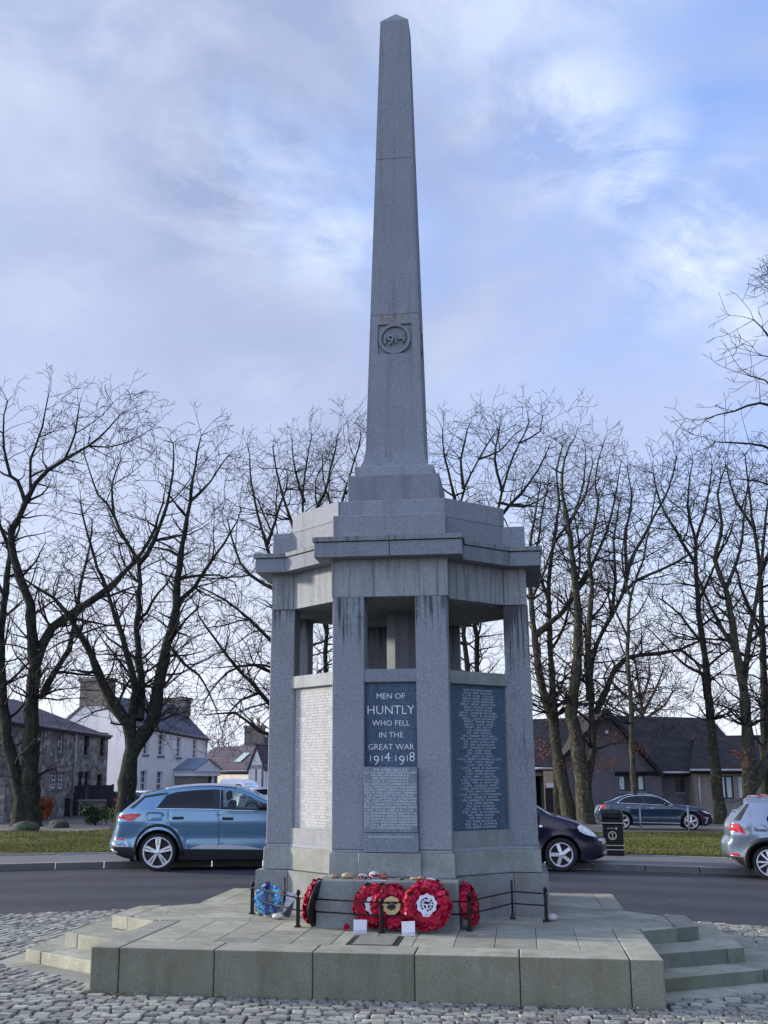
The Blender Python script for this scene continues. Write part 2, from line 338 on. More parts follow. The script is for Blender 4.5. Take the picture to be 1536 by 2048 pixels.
# obelisk: flared foot, three stones, pyramidal tip; the stone with the date has a sunk square
def hz(z): return .3276+(.1762-.3276)*(z-5.1272)/(10.6423-5.1272)
def ox(z): return OX+.036*(z-4.75)/(10.64-4.75)
OB=bpy.data.objects.new('obelisk',None)
b=MB()
zs=[4.7518]; hs=[.3965]
for i in range(1,9):
    u=i/8; z=4.7518+.27*u; zs.append(z); hs.append(hz(z)+(.3965-hz(4.7518))*(1-u)**2.4)
zj1,zj2=6.634,8.686
MZ0,MZ1,MX0,MX1=6.137,6.515,-.203+0.0,.203
def ring(z,h): x=ox(z); return [(x-h,-h,z),(x+h,-h,z),(x+h,h,z),(x-h,h,z)]
zs+= [MZ0,MZ1,zj1-.004,zj1,zj2-.004,zj2,10.6423]
hs+= [hz(MZ0),hz(MZ1),hz(zj1),hz(zj1)-.006,hz(zj2),hz(zj2)-.006,hz(10.6423)]
# groove rings
zs2=[];hs2=[]
for z,h in zip(zs,hs):
    zs2.append(z);hs2.append(h)
    if z in (zj1,zj2): zs2.append(z+.005);hs2.append(h); zs2.append(z+.006);hs2.append(hz(z+.006))
vs=[];fs=[]
for z,h in zip(zs2,hs2): vs+=ring(z,h)
n=len(zs2)
for i in range(n-1):
    for k in range(4):
        if k in (0,1) and abs(zs2[i]-MZ0)<1e-6: continue
        a=i*4+k;c=i*4+(k+1)%4; fs.append((a,c,c+4,a+4))
vs.append((ox(10.8629),0,10.8629)); t0=(n-1)*4
for k in range(4): fs.append((t0+k,t0+(k+1)%4,len(vs)-1))
b.add(vs,fs)
# front and side faces of the medallion band with a sunk square
def sunk(b,side):
    za,zb=MZ0,MZ1; ha,hb=hz(za),hz(zb); d=.028; m=.198
    def P(u,z,dep=0):
        h=ha+(hb-ha)*(z-za)/(zb-za); x=ox(z)
        return (x+u,-h+dep,z) if side==0 else (x+h-dep,u,z)
    z1,z2=za+.004,zb-.004
    o=[P(-ha,za),P(ha,za),P(hb,zb),P(-hb,zb)]; i=[P(-m,z1),P(m,z1),P(m,z2),P(-m,z2)]; r=[P(-m,z1,d),P(m,z1,d),P(m,z2,d),P(-m,z2,d)]
    f=[(0,1,5,4),(1,2,6,5),(2,3,7,6),(3,0,4,7),(4,5,9,8),(5,6,10,9),(6,7,11,10),(7,4,8,11),(8,9,10,11)]
    b.add(o+i+r,f)
sunk(b,0); sunk(b,1)
def rust_mat():
    t=NT('obelisk_granite_rusty'); co=t.coord(1); col=(.238,.258,.290)
    f=t.noise(co,140,3,.7); f2=t.noise(co,60,2,.6); big=t.noise(co,2.0,5,.6)
    c=t.mix(t.ramp(f,(.36,0.),(.66,1.)),tuple(x*.5 for x in col),tuple(x*1.4 for x in col))
    c=t.mix(t.math('MULTIPLY',t.ramp(f2,(.60,0.),(.68,1.)),.5),c,(.085,.09,.10))
    c=t.mix(t.math('MULTIPLY',t.ramp(big,(.35,0.),(.7,1.)),.4),c,(.16,.168,.19))
    sx=t.coord((14,14,.55)); st=t.noise(sx,1,5,.6); c=t.mix(t.math('MULTIPLY',t.ramp(st,(.5,0.),(.68,1.)),.45),c,(.115,.122,.14))
    sep=t.n('SeparateXYZ',Vector=t.coord(1)); z=sep.outputs[2]; x=sep.outputs[0]
    a=t.n('MapRange',Value=z,i1=6.50,i2=6.60); a2=t.n('MapRange',Value=z,i1=6.634,i2=6.632)
    bx=t.n('MapRange',Value=t.math('ABSOLUTE',t.math('ADD',x,.06)),i1=.20,i2=.08)
    sn=t.ramp(t.noise(t.coord((30,30,5)),1,4,.6),(.42,0.),(.62,1.))
    m=t.math('MULTIPLY',t.math('MULTIPLY',a.outputs[0],a2.outputs[0]),t.math('MULTIPLY',bx.outputs[0],sn))
    c=t.mix(t.math('MULTIPLY',m,.85),c,(.20,.11,.035))
    t.bsdf(c,.86,0,t.bump(f,.3,.003),.3); return t.m
G_RUST=rust_mat()
obl=b.build('obelisk',G_RUST,MEM)
def medallion(side,txt):
    zc=(MZ0+MZ1)/2; h=hz(zc); x=ox(zc)
    m=MB(); n=40; prof=[(.188,0),(.188,.030),(.184,.034),(.160,.034),(.155,.030),(.155,.0)]
    vs=[];fs=[]
    for r,d in prof:
        for k in range(n):
            a=2*PI*k/n; vs.append((r*math.cos(a),-d,r*math.sin(a)))
    for i in range(len(prof)-1):
        for k in range(n): fs.append((i*n+k,i*n+(k+1)%n,(i+1)*n+(k+1)%n,(i+1)*n+k))
    m.add(vs,fs,0,False)
    o=m.build('medallion_ring',G_RUST,obl)
    t=text_mesh([(txt[0],-.112,-.058,.112,None),(txt[1],-.048,-.072,.128,None),(txt[2],.016,-.058,.112,None),(txt[3],.086,-.046,.128,None)],.008)
    t=extrude_flat(t,.034).build('numerals',G_RUST,obl)
    tilt=math.atan((hz(MZ0)-hz(MZ1))/(MZ1-MZ0))
    for q in (o,t):
        M=Matrix.Translation((x,-h+.028,zc))@Matrix.Rotation(-tilt,4,'X') if side==0 else Matrix.Translation((x+h-.028,0,zc))@Matrix.Rotation(PI/2,4,'Z')@Matrix.Rotation(-tilt,4,'X')
        q.matrix_basis=M
medallion(0,'1914'); medallion(1,'1918')
# ------------------------------------------------------------------ platform
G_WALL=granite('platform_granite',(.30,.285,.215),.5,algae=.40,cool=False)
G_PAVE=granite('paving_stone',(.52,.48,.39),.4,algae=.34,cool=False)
G_RISER=granite('dark_green_riser_granite',(.25,.27,.225),.45,algae=.62,cool=False)  # darker, greener granite, used only on the side faces of the +x steps
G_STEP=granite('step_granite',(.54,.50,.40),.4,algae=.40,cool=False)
PLAT=thing('memorial_platform','low octagonal granite platform with corner steps and flagged paving below the memorial','platform',(X0,Y0,0),-PSI)
g=.006
DARK=plain('dark_joint',(.022,.022,.02),.95)
AX=2.28; YF=-3.27; YB=1.62; CI=2.03
# bedding (dark, shows only in the joints)
core=[(-AX+.02,YF+.02),(AX-.02,YF+.02),(AX-.02,-1.6),(2.82,-1.19),(2.82,-.40),(AX-.02,.02),(AX-.02,YB-.02),(-AX+.02,YB-.02),(-AX+.02,.02),(-2.78,-.37),(-2.78,-1.17),(-AX+.02,-1.6)]
MB().prism(core,0,PH-.012).build('bedding',DARK,PLAT)
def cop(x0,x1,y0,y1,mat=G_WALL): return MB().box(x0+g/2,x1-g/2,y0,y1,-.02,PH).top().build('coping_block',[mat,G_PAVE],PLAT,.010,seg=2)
xs=[-2.035,-1.24,-.435,.375,1.19,2.025]
for a_,b_ in zip(xs,xs[1:]): cop(a_,b_,YF,YF+.42)
cop(-AX,xs[0],YF,-1.56,G_WALL); cop(xs[-1],AX,YF,-1.56,G_WALL)
def slab(pts,z=PH-.002,d=.05,mat=G_PAVE,ins=.004,side=None):
    c=Vector((sum(p[0] for p in pts)/len(pts),sum(p[1] for p in pts)/len(pts)))
    q=[]
    n=len(pts)
    for i in range(n):
        p0,p1,p2=Vector(pts[i-1]),Vector(pts[i]),Vector(pts[(i+1)%n])
        e1=(p1-p0).normalized();e2=(p2-p1).normalized(); n1=Vector((-e1.y,e1.x));n2=Vector((-e2.y,e2.x))
        b_=(n1+n2); k=b_.length_squared
        q.append(tuple(p1+b_*(2*ins/max(k,.3))/1.0*.5*2/2))
    MB().prism(q,z-d,z).top().build('paving_slab',[side or mat,mat],PLAT,.004)
# flags in front of the shrine run towards it
px=[-2.03,-1.70,-1.36,-1.03,-.70,-.365,-.03,.315,.655,.99,1.335,1.68,2.025]
rr=random.Random(3)
for i in range(12):
    x0,x1=px[i],px[i+1]; ya=YF+.42; 
    if i in (5,6): cuts=[ya+.60,-1.83] if False else [-2.26,-1.5]
    else: cuts=[ya+rr.uniform(.28,.9),-1.5] if rr.random()<.75 else [-1.5]
    y=ya
    if i in (5,6):
        # service cover sits between these flags
        if i==5: slab([(x0,ya),(-.235,ya),(-.235,-2.24),(x0,-2.24)]); slab([(x0,-2.24),(x1,-2.24),(x1,-1.5),(x0,-1.5)])
        else: slab([(.20,ya),(x1,ya),(x1,-2.24),(.20,-2.24)]); slab([(x0,-2.24),(x1,-2.24),(x1,-1.5),(x0,-1.5)])
        continue
    for c in cuts: slab([(x0,y),(x1,y),(x1,c),(x0,c)]); y=c
# transition row + side aprons
for s in (-1,1):
    def q(*p): return [(s*a,b_) for a,b_ in p] if s>0 else [(s*a,b_) for a,b_ in reversed(p)]
    slab(q((1.35,-1.5),(2.03,-1.5),(2.24,-1.5),(1.9,-1.22),(1.42,-1.22)))
    slab(q((1.2,-1.5),(1.35,-1.5),(1.42,-1.22),(1.15,-1.2)))
    slab(q((1.42,-1.22),(1.9,-1.22),(2.02,-1.02),(1.78,-.78),(1.42,-.8)))
    slab(q((1.9,-1.22),(2.24,-1.5),(2.5,-1.3),(2.33,-1.0),(2.02,-1.02)))
    slab(q((1.78,-.78),(2.02,-1.02),(2.33,-1.0),(2.4,-.72),(2.1,-.55)))
    slab(q((2.33,-1.0),(2.5,-1.3),(2.62,-1.2),(2.62,-.42),(2.4,-.72)))
    slab(q((1.42,-.8),(1.78,-.78),(2.1,-.55),(1.95,-.28),(1.5,-.3)))
    slab(q((2.1,-.55),(2.4,-.72),(2.62,-.42),(2.26,-.06),(1.95,-.28)))
    slab(q((1.5,-.3),(1.95,-.28),(2.26,-.06),(2.26,.14),(1.5,.14)))
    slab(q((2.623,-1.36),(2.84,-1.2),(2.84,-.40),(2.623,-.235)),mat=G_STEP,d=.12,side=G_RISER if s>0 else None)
    slab(q((2.06,.14),(2.28,.14),(2.28,YB),(2.06,YB)),mat=G_STEP,d=.12)
    y=.14
    for c in (.62,1.12,YB): slab(q((1.5,y),(2.06,y),(2.06,c),(1.5,c))); y=c
    slab(q((.8,.14),(1.5,.14),(1.5,YB),(.8,YB)))
    slab(q((.66,-1.5),(1.2,-1.5),(1.15,-1.2),(.66,-1.2)))
    slab(q((.66,-1.2),(1.15,-1.2),(1.42,-1.22),(1.42,-.8),(.9,-.6)))
    slab(q((1.42,-.8),(1.5,-.3),(1.5,.14),(.9,.14),(.9,-.6)))
slab([(-.8,1.1),(.8,1.1),(.8,YB),(-.8,YB)])
# corner steps: three risers, each an octagonal sheet of stone split at the corners
def stepline(s,inx,d):   # outline of tread level d (0 top)
    return {0:((2.28,-1.60),(2.845,-1.19),(2.845,-.40),(2.28,.03)),1:((2.28,-2.13),(3.165,-1.58),(3.165,-.03),(2.28,.55)),2:((2.28,-2.58),(3.47,-1.80),(3.47,.18),(2.28,.98)),3:((2.28,-2.95),(3.72,-2.0),(3.72,.4),(2.28,1.4))}[d]
for s in (-1,1):
    for d,zt in ((0,PH-.001),(1,PH*2/3),(2,PH/3),(3,.018)):
        A_,B_,C_,D_=stepline(s,0,d); P0=stepline(s,0,d-1) if d else ((2.28,-1.60),(2.60,-1.40),(2.60,-.3),(2.28,.03))
        zb=-.02 if d else -.02
        def seg(pts):
            p=[(s*x,y) for x,y in pts]
            if s<0: p=p[::-1]
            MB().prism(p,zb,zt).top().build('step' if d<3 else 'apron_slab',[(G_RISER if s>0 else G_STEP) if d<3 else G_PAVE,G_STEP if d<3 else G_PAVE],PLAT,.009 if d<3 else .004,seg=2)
        a0,b0,c0,d0=P0; ex=.06
        def off(p,q,t=ex): # tuck under the upper step
            return p
        m0=lambda p,q,t:(p[0]+(q[0]-p[0])*t,p[1]+(q[1]-p[1])*t)
        if d==0:
            seg([(2.28,-1.58),(2.845-.19,-1.19-.138),(2.655,-1.3),(2.28,-1.45)] if False else [(2.285,-1.596),(2.64,-1.342),(2.56,-1.25),(2.285,-1.45)])
            continue
        t1=.82
        cA=m0(A_,B_,t1); 
        inner=[(a0[0],a0[1]+.05),(b0[0]-.05,b0[1]+.03),(c0[0]-.05,c0[1]-.03),(d0[0],d0[1]-.05)]
        iA=m0(inner[0],inner[1],t1)
        seg([A_,cA,iA,inner[0]])
        gx=.006
        cA2=m0(A_,B_,t1+.008); iA2=m0(inner[0],inner[1],t1+.008)
        seg([cA2,B_,C_,inner[2],inner[1],iA2])
        seg([C_,D_,inner[3],inner[2]])
# service cover let into the flags
m=MB(); m.box(-.23,.195,-2.845,-2.245,PH-.05,PH-.003)
cov=m.build('cover_frame',plain('cover_frame_iron',(.05,.055,.055),.55,.6),PLAT,.004)
m=MB(); m.box(-.185,.15,-2.80,-2.29,PH-.04,PH+.003); m.build('cover_plate',plain('cover_plate_concrete',(.20,.20,.165),.85,var=.3,scale=22,bump=.3),PLAT,.003)
# ------------------------------------------------------------------ ground
def ground_mats():
    t=NT('asphalt'); co=t.coord(1); n1=t.noise(co,90,3,.7); n2=t.noise(co,1.1,5,.6); n3=t.noise(co,34,3,.6)
    c=t.mix(t.ramp(n1,(.3,0.),(.72,1.)),(.008,.012,.019),(.056,.068,.092)); c=t.mix(t.math('MULTIPLY',t.ramp(n2,(.35,0.),(.65,1.)),.45),c,(.04,.041,.048))
    c=t.mix(t.math('MULTIPLY',t.ramp(n3,(.66,0.),(.72,1.)),.6),c,(.17,.17,.18))
    cr=t.n('TexVoronoi',{'feature':'DISTANCE_TO_EDGE'},Vector=t.n('Mapping',Vector=t.n('VectorMath',{'operation':'ADD'},i0=co,i1=t.n('TexNoise',Vector=co,Scale=1.2,Detail=5.0).outputs[1]).outputs[0]).outputs[0],Scale=.55).outputs[0]
    c=t.mix(t.ramp(cr,(.004,.75),(.012,0.)),c,(.012,.012,.013)); pt=t.noise(co,.35,2,.4); c=t.mix(t.ramp(pt,(.56,0.),(.58,.45)),c,(.022,.023,.028))
    rv=t.n('VectorMath',{'operation':'DISTANCE'},i0=t.n('VectorMath',{'operation':'MULTIPLY'},i0=co,i1=(1,1,0)).outputs[0],i1=(RC[0],RC[1],0)).outputs['Value']
    tw=t.math('MULTIPLY',t.math('ADD',t.math('SINE',t.math('MULTIPLY',rv,3.6)),1.0),.5); c=t.mix(t.math('MULTIPLY',t.math('MULTIPLY',tw,t.noise(co,.8,4,.6)),.55),c,(.085,.09,.108))
    t.bsdf(c,.8,0,t.bump(n1,.9,.016),.35); A=t.m
    t=NT('pavement_asphalt'); co=t.coord(1); n1=t.noise(co,60,4,.75); n2=t.noise(co,1.6,5,.6)
    c=t.mix(t.ramp(n1,(.32,0.),(.7,1.)),(.06,.06,.064),(.26,.255,.255)); c=t.mix(t.math('MULTIPLY',t.ramp(n2,(.35,0.),(.65,1.)),.4),c,(.10,.10,.105))
    t.bsdf(c,.85,0,t.bump(n1,.6,.01),.3); P=t.m
    t=NT('lawn_soil'); co=t.coord(1); n1=t.noise(co,22,5,.7); n2=t.noise(co,.55,5,.6); n3=t.noise(co,5,5,.65)
    c=t.mix(t.ramp(n1,(.3,0.),(.7,1.)),(.045,.055,.012),(.17,.18,.035)); c=t.mix(t.math('MULTIPLY',t.ramp(n2,(.45,0.),(.62,1.)),.75),c,(.052,.040,.022))
    c=t.mix(t.math('MULTIPLY',t.ramp(n3,(.55,0.),(.7,1.)),.5),c,(.085,.066,.030))
    t.bsdf(c,.9,0,t.bump(n1,.8,.06),.2); L=t.m
    return A,P,L
M_ASPH,M_PAVE,M_LAWN=ground_mats()
M_COB=granite('sett_stone',(.46,.435,.375),.36,algae=.22,fine=60,island=True,cool=False)
M_KERB=granite('kerb_stone',(.37,.365,.35),.3,algae=.2,fine=60)
M_BED=plain('sett_bedding',(.040,.042,.026),.95,var=.6,scale=6,bump=.4)
def disc(name,r0,r1,z,mat,n=160,rings=1,zf=None,a0=0,a1=2*PI):
    V=[];Fq=[]; rs=np.linspace(r0,r1,rings+1) if not hasattr(r0,'__len__') else np.array(r0)
    for r in rs:
        for k in range(n+1):
            a=a0+(a1-a0)*k/n; x,y=RC[0]+r*math.cos(a),RC[1]+r*math.sin(a); V.append((x,y,zf(x,y) if zf else z))
    for i in range(len(rs)-1):
        for k in range(n): b=i*(n+1)+k; Fq.append((b,b+n+1,b+n+2,b+1))
    return npmesh(name,V,Fq,mat)
struct(disc('road',8.6,15.71,0.0,M_ASPH,rings=6))
struct(disc('sett_bed',0.05,8.78,.004,M_BED,rings=4))
# kerb stones: long blocks with joints, one continuous kerb
b=MB(); a=0
rk=random.Random(5)
while a<2*PI:
    da=rk.uniform(.055,.075); r0,r1=15.71+rk.uniform(-.006,.006),15.86; a2=a+da-.0009
    p=[(RC[0]+r*math.cos(t),RC[1]+r*math.sin(t)) for r,t in ((r0,a),(r1,a),(r1,a2),(r0,a2))]
    b.prism(p,-.05,.115+rk.uniform(-.006,.006)); a+=da
M_KDK=granite('dirty_kerb_face',(.16,.16,.155),.35,algae=.3,fine=60)
struct(b.top().build('kerb',[M_KDK,M_KERB],None,.014,seg=2))
struct(disc('pavement',15.86,18.0,.108,M_PAVE,rings=3))
b=MB(); a=0
while a<2*PI:
    da=.055; a2=a+da-.0007
    p=[(RC[0]+r*math.cos(t),RC[1]+r*math.sin(t)) for r,t in ((18.0,a),(18.09,a),(18.09,a2),(18.0,a2))]
    b.prism(p,.0,.135); a+=da
struct(b.build('grass_edging_kerb',M_KERB,None,.008))
def lawnz(x,y):
    z=terr(x,y); r=math.hypot(x-RC[0],y-RC[1])
    return z+ (.0 if r<18.6 else .03*math.sin(x*1.3+y*.7)+.03*math.sin(x*.5-y*.9))*min(1,(r-18.1)/2) if r<45 else z
o=struct(disc('lawn',[18.09,18.4,19,20,21.5,23,25,27,29,31,33,35,38],0,0,M_LAWN,n=200,zf=lawnz))
o=struct(disc('ground',[37.9,41,45,50,56,64,75,90,110,160,300,900],0,0,plain('gravel_ground',(.11,.105,.10),.9,var=.45,scale=1.2,bump=.3),n=120,zf=lambda x,y:terr(x,y)-.01))
from mathutils import noise as _mn
t=NT('wooded_hill'); n1=t.noise(t.coord(1),.09,6,.7); t.bsdf(t.mix(t.ramp(n1,(.35,0.),(.65,1.)),(.030,.028,.024),(.085,.085,.055)),.95,0,None,.1)
struct(disc('hills',[235,260,300,350,420,520],0,0,t.m,n=360,zf=lambda x,y:-2.2+(lambda q:(5.5+4.5*_mn.noise(Vector((x*.011,y*.011,3)))+1.6*_mn.noise(Vector((x*.12,y*.12,1))))*min(1,max(0,(q-235)/50)))(math.hypot(x-RC[0],y-RC[1]))))
# setts: individually domed stones, one paving
def setts():
    c,s=math.cos(PSI),math.sin(PSI); rng=np.random.default_rng(11)
    cells=[]
    def loc(x,y): dx,dy=x-X0,y-Y0; return c*dx-s*dy, s*dx+c*dy
    foot=[(-AX,YF),(AX,YF),(2.28,-2.95),(3.72,-2.0),(3.72,.4),(2.28,1.4),(2.28,YB),(-2.28,YB),(-2.28,1.4),(-3.72,.4),(-3.72,-2.0),(-2.28,-2.95)]
    fx=np.array(foot)
    def inside(x,y):
        r=False; n=len(foot); j=n-1
        for i in range(n):
            xi,yi=foot[i];xj,yj=foot[j]
            if (yi>y)!=(yj>y) and x<(xj-xi)*(y-yi)/(yj-yi)+xi: r=not r
            j=i
        return r
    # rows run along v; two fields with different bond directions
    def field(ang,test):
        ca,sa=math.cos(ang),math.sin(ang); 
        v=-12.0
        while v<22:
            dv=.096*rng.uniform(.92,1.1); u=-14+rng.uniform(0,.2)
            while u<22:
                du=rng.uniform(.10,.165)
                x=ca*(u+du/2)-sa*(v+dv/2)+X0-2; y=sa*(u+du/2)+ca*(v+dv/2)+8
                if -6.2<x<6.8 and 7.6<y<16.4 and math.hypot(x-RC[0],y-RC[1])<8.68 and test(x,y):
                    lx,ly=loc(x,y)
                    if not inside(lx,ly): cells.append((x,y,du,dv,ang))
                u+=du
            v+=dv
    field(R(76),lambda x,y: x<-1.9 and y>10.0)
    field(-PSI+.03,lambda x,y: x>=-1.9 or y<=10.0)
    n=len(cells); C=np.array(cells); g=.0062
    prof=[(1.0,-.03),(1.0,.017),(.94,.025),(.75,.027)]
    V=[];base=[(-1,-1),(1,-1),(1,1),(-1,1)]
    hx=(C[:,2]/2-g)*rng.uniform(.9,1,n); hy=(C[:,3]/2-g)*rng.uniform(.9,1,n); an=C[:,4]+rng.normal(0,.05,n); ht=rng.normal(0,.004,n); tx=rng.normal(0,.03,n);ty=rng.normal(0,.03,n)
    pts=[]
    jit=rng.normal(0,.007,(n,4,2))
    for sc,z in prof:
        for k,(a,b) in enumerate(base):
            ux=a*hx*sc+jit[:,k,0]*sc; uy=b*hy*sc+jit[:,k,1]*sc; zz=z+ht+(ux*tx+uy*ty if z>0 else 0)
            pts.append(np.stack([C[:,0]+np.cos(an)*ux-np.sin(an)*uy, C[:,1]+np.sin(an)*ux+np.cos(an)*uy, zz+0*ux],1))
    Vv=np.stack(pts,1).reshape(-1,3); m=len(prof)*4
    f=[]
    for i in range(len(prof)-1):
        for k in range(4): f.append((i*4+k,i*4+(k+1)%4,(i+1)*4+(k+1)%4,(i+1)*4+k))
    f.append((12,13,14,15)); f=np.array(f)
    Fq=(f[None]+np.arange(n)[:,None,None]*m).reshape(-1,4)
    o=npmesh('cobbles',Vv,Fq,M_COB,smooth=False); struct(o); return n
print('setts',setts())
# ------------------------------------------------------------------ offerings in front of the memorial
cS,sS=math.cos(PSI),math.sin(PSI)
def LW(x,y,z=PH): return Vector((X0+cS*x+sS*y,Y0-sS*x+cS*y,z))
def onY(px,py,yl):
    r=ray(px,py); t=(yl+sS*X0+cS*Y0)/(sS*r.x+cS*r.y); P=r*t; P.z+=EYE
    dx,dy=P.x-X0,P.y-Y0; return cS*dx-sS*dy,P.z
M_RED=plain('poppy_red',(.50,.006,.040),.55,spec=.35,var=.35,scale=30)
M_RED2=plain('poppy_dark_red',(.24,.004,.018),.6,var=.35,scale=30)
M_PINK=plain('poppy_bright_red',(.66,.015,.085),.45,var=.25,scale=30)
M_BLK=plain('black_paint',(.005,.005,.007),.5,spec=.3,var=.3)
M_BLKP=plain('black_plastic',(.010,.010,.012),.5)
M_BLUEF=plain('blue_petal',(.10,.36,.66),.6,var=.35,scale=40); M_BLUEF2=plain('pale_blue_petal',(.22,.52,.78),.6,var=.3,scale=40); M_RIB=plain('navy_ribbon',(.010,.012,.12),.4)
M_WHITE=plain('white_card',(.56,.56,.64),.7,var=.05); M_GOLD=plain('gold_disc',(.52,.36,.17),.6,var=.15)
M_LEAF=plain('dark_leaf',(.012,.022,.012),.5)
def petals(mb,P,N,rad,rng,mi,cup=.35,n=8,lay=2,ctr=False):
    """one flower: LAY ruffled cupped discs facing N"""
    N=N.normalized(); U=N.orthogonal().normalized(); Vv=N.cross(U)
    if lay>1 and ctr:
        q=[P+N*rad*.42+(U*math.cos(k*PI/3)+Vv*math.sin(k*PI/3))*rad*.24 for k in range(6)]; mb.add(q,[tuple(range(6))],3)
    for l in range(lay):
        a0=rng.random()*6.28; rr=rad*(1-.3*l); vs=[P-N*.004+N*.006*l]; 
        for k in range(n):
            a=a0+2*PI*k/n; q=rr*(.88+.22*rng.random()); h=cup*rr*(.5+rng.random()*.9)*(1 if l else .7)
            vs.append(P+(U*math.cos(a)+Vv*math.sin(a))*q+N*(h+.006*l))
        mb.add(vs,[(0,1+k,1+(k+1)%n) for k in range(n)],mi if rng.random()<.7 else (mi+1)%3,True)
def wreath(name,label,px,py,yl,Ro,face,tilt,seed,mats=(M_RED,M_RED2,M_PINK),disc=None,group=None,back=True,base=None,dens=1.0):
    """FACE: rotation about z relative to the memorial's front; TILT: leaning back angle."""
    x,zc=onY(px,py,yl)
    P=LW(x,yl,PH+Ro*math.cos(tilt)+.004)
    t=thing(name,label,'wreath',P,-PSI+face,group)
    rng=random.Random(seed); Rt=Ro*.62; rt=Ro*.25; TM=Matrix.Rotation(-tilt,4,'X')
    mb=MB(); N=int(330*dens*(Ro/.25))
    for i in range(N):
        a=2*PI*(i+rng.random())/N*1.0*7%(2*PI) if False else rng.random()*2*PI; b_=rng.uniform(-1.35,1.35) if back=='plate' else rng.uniform(-2.2,2.2)   # around the tube, mostly forward/outward
        cr=Vector((math.cos(a),0,math.sin(a))); nrm=cr*math.sin(b_)+Vector((0,-1,0))*math.cos(b_)
        pos=cr*Rt+nrm*rt*(1 if math.cos(b_)>0 else .8); pos.y*=.8
        petals(mb,TM@pos,TM@(nrm+Vector((rng.gauss(0,.16),rng.gauss(0,.12),rng.gauss(0,.16)))),Ro*.125*rng.uniform(.75,1.25),rng,0 if rng.random()<.72 else 2,ctr=mats[0] is M_RED and rng.random()<.6)
    mb.build('petals',list(mats)+[M_BLK],t)
    c=MB(); pr=[(Rt-rt*.7,0),(Rt-rt*.4,-rt*.5),(Rt+rt*.4,-rt*.5),(Rt+rt*.8,0),(Rt+rt*.5,rt*.45),(Rt-rt*.5,rt*.45),(Rt-rt*.7,0)]
    c.lathe(pr,28,axis='y'); 
    bo=c.build('backing_ring',mats[1],t); bo.matrix_basis=TM
    if back=='plate':
        c=MB(); c.lathe([(Rt-rt*1.25,-rt*.45),(Rt+rt*1.28,-rt*.45),(Rt+rt*1.28,-rt*.62),(Rt-rt*1.25,-rt*.62),(Rt-rt*1.25,-rt*.45)],32,axis='y'); c.build('back_plate',M_BLKP,t).matrix_basis=TM
    if disc:
        dm,em,shape=disc
        d=MB(); n=34; r0=Ro*.375
        vs=[(0,-.05*Ro/.25,0)]
        for k in range(n):
            a=2*PI*k/n; q=r0*(1+.07*math.sin(9*a)*(.5 if shape=='stag' else 1)); vs.append((q*math.cos(a),-.05*Ro/.25,q*math.sin(a)))
        d.add(vs,[(0,1+(k+1)%n,1+k) for k in range(n)]); do=d.build('centre_disc',dm,t); do.matrix_basis=TM
        e=MB(); y=-.054*Ro/.25
        def poly(pts):
            q=[(a*r0,y,b_*r0) for a,b_ in pts]; e.add(q,[tuple(range(len(q)))])
        if shape=='stag':
            poly([(-.46,.02),(-.52,-.22),(-.34,-.42),(-.16,-.36),(-.02,-.60),(.10,-.38),(.34,-.50),(.40,-.24),(.58,-.12),(.44,.06),(.22,.02),(.06,.16),(-.10,.04)])
            for s_ in (-1,1):
                poly([(s_*.12,.02),(s_*.26,.0),(s_*.52,.44),(s_*.44,.50),(s_*.30,.26)]); poly([(s_*.30,.12),(s_*.66,.22),(s_*.66,.30),(s_*.34,.22)]); poly([(s_*.06,.08),(s_*.15,.06),(s_*.20,.50),(s_*.12,.52)])
        elif shape=='badge':
            for k in range(12):
                a=k*PI/6; 
                if k in (2,8): continue
                poly([(.50*math.cos(a),.50*math.sin(a)),(.66*math.cos(a+.03),.66*math.sin(a+.03)),(.68*math.cos(a+.36),.68*math.sin(a+.36)),(.52*math.cos(a+.40),.52*math.sin(a+.40))])
            poly([(-.40,.10),(-.10,.34),(.16,.22),(.30,.34),(.36,.12),(.12,.0),(-.14,.06)]); poly([(-.34,-.04),(-.08,-.10),(-.02,-.40),(-.20,-.36)]); poly([(.08,-.12),(.36,-.02),(.34,-.22),(.16,-.36)]); poly([(-.12,.48),(.14,.48),(.1,.62),(-.08,.62)])
        eo=e.build('emblem',em,do) if e.v else None
        if shape=='badge':
            e2=MB(); q=[(-.42*r0,y,-1.18*r0),(.30*r0,y,-1.18*r0),(.34*r0,y,-1.02*r0),(-.42*r0,y,-1.0*r0)]; e2.add(q,[(0,1,2,3)]); e2.build('name_strip',dm,do)
    lf=MB()
    for a in ([1.9,1.2] if shape_leaf(seed) else [2.1]):
        cr=Vector((math.cos(a),0,math.sin(a))); p=TM@(cr*(Ro*.92)); 
        lf.add([p+Vector((-.035,.0,-.01)),p+Vector((0,-.01,.022)),p+Vector((.04,0,.004)),p+Vector((0,-.015,-.02))],[(0,3,2,1)])
    lf.build('leaves',M_LEAF,t)
    return t
def shape_leaf(s): return s%2==0
GW='red poppy wreaths leaning on the memorial'
wreath('poppy_wreath','red poppy wreath with a plain white centre, half hidden behind the gold-centred wreath',748,1814,-1.92,.212,R(4),R(13),2,disc=(M_WHITE,M_BLK,'none'),group=GW)
wreath('poppy_wreath','red poppy wreath with a gold centre disc bearing a black stag badge',784,1816,-1.97,.214,0,R(13),5,disc=(M_GOLD,M_BLK,'stag'),group=GW)
wreath('poppy_wreath','large red poppy wreath with a white centre disc bearing a black round badge',855,1818,-2.05,.238,R(-3),R(12),8,disc=(M_WHITE,M_BLK,'badge'),group=GW)
wreath('poppy_wreath','red poppy wreath seen from behind with its black plastic back turned outward',632,1812,-1.78,.222,R(-106),R(12),11,group=GW,back='plate')
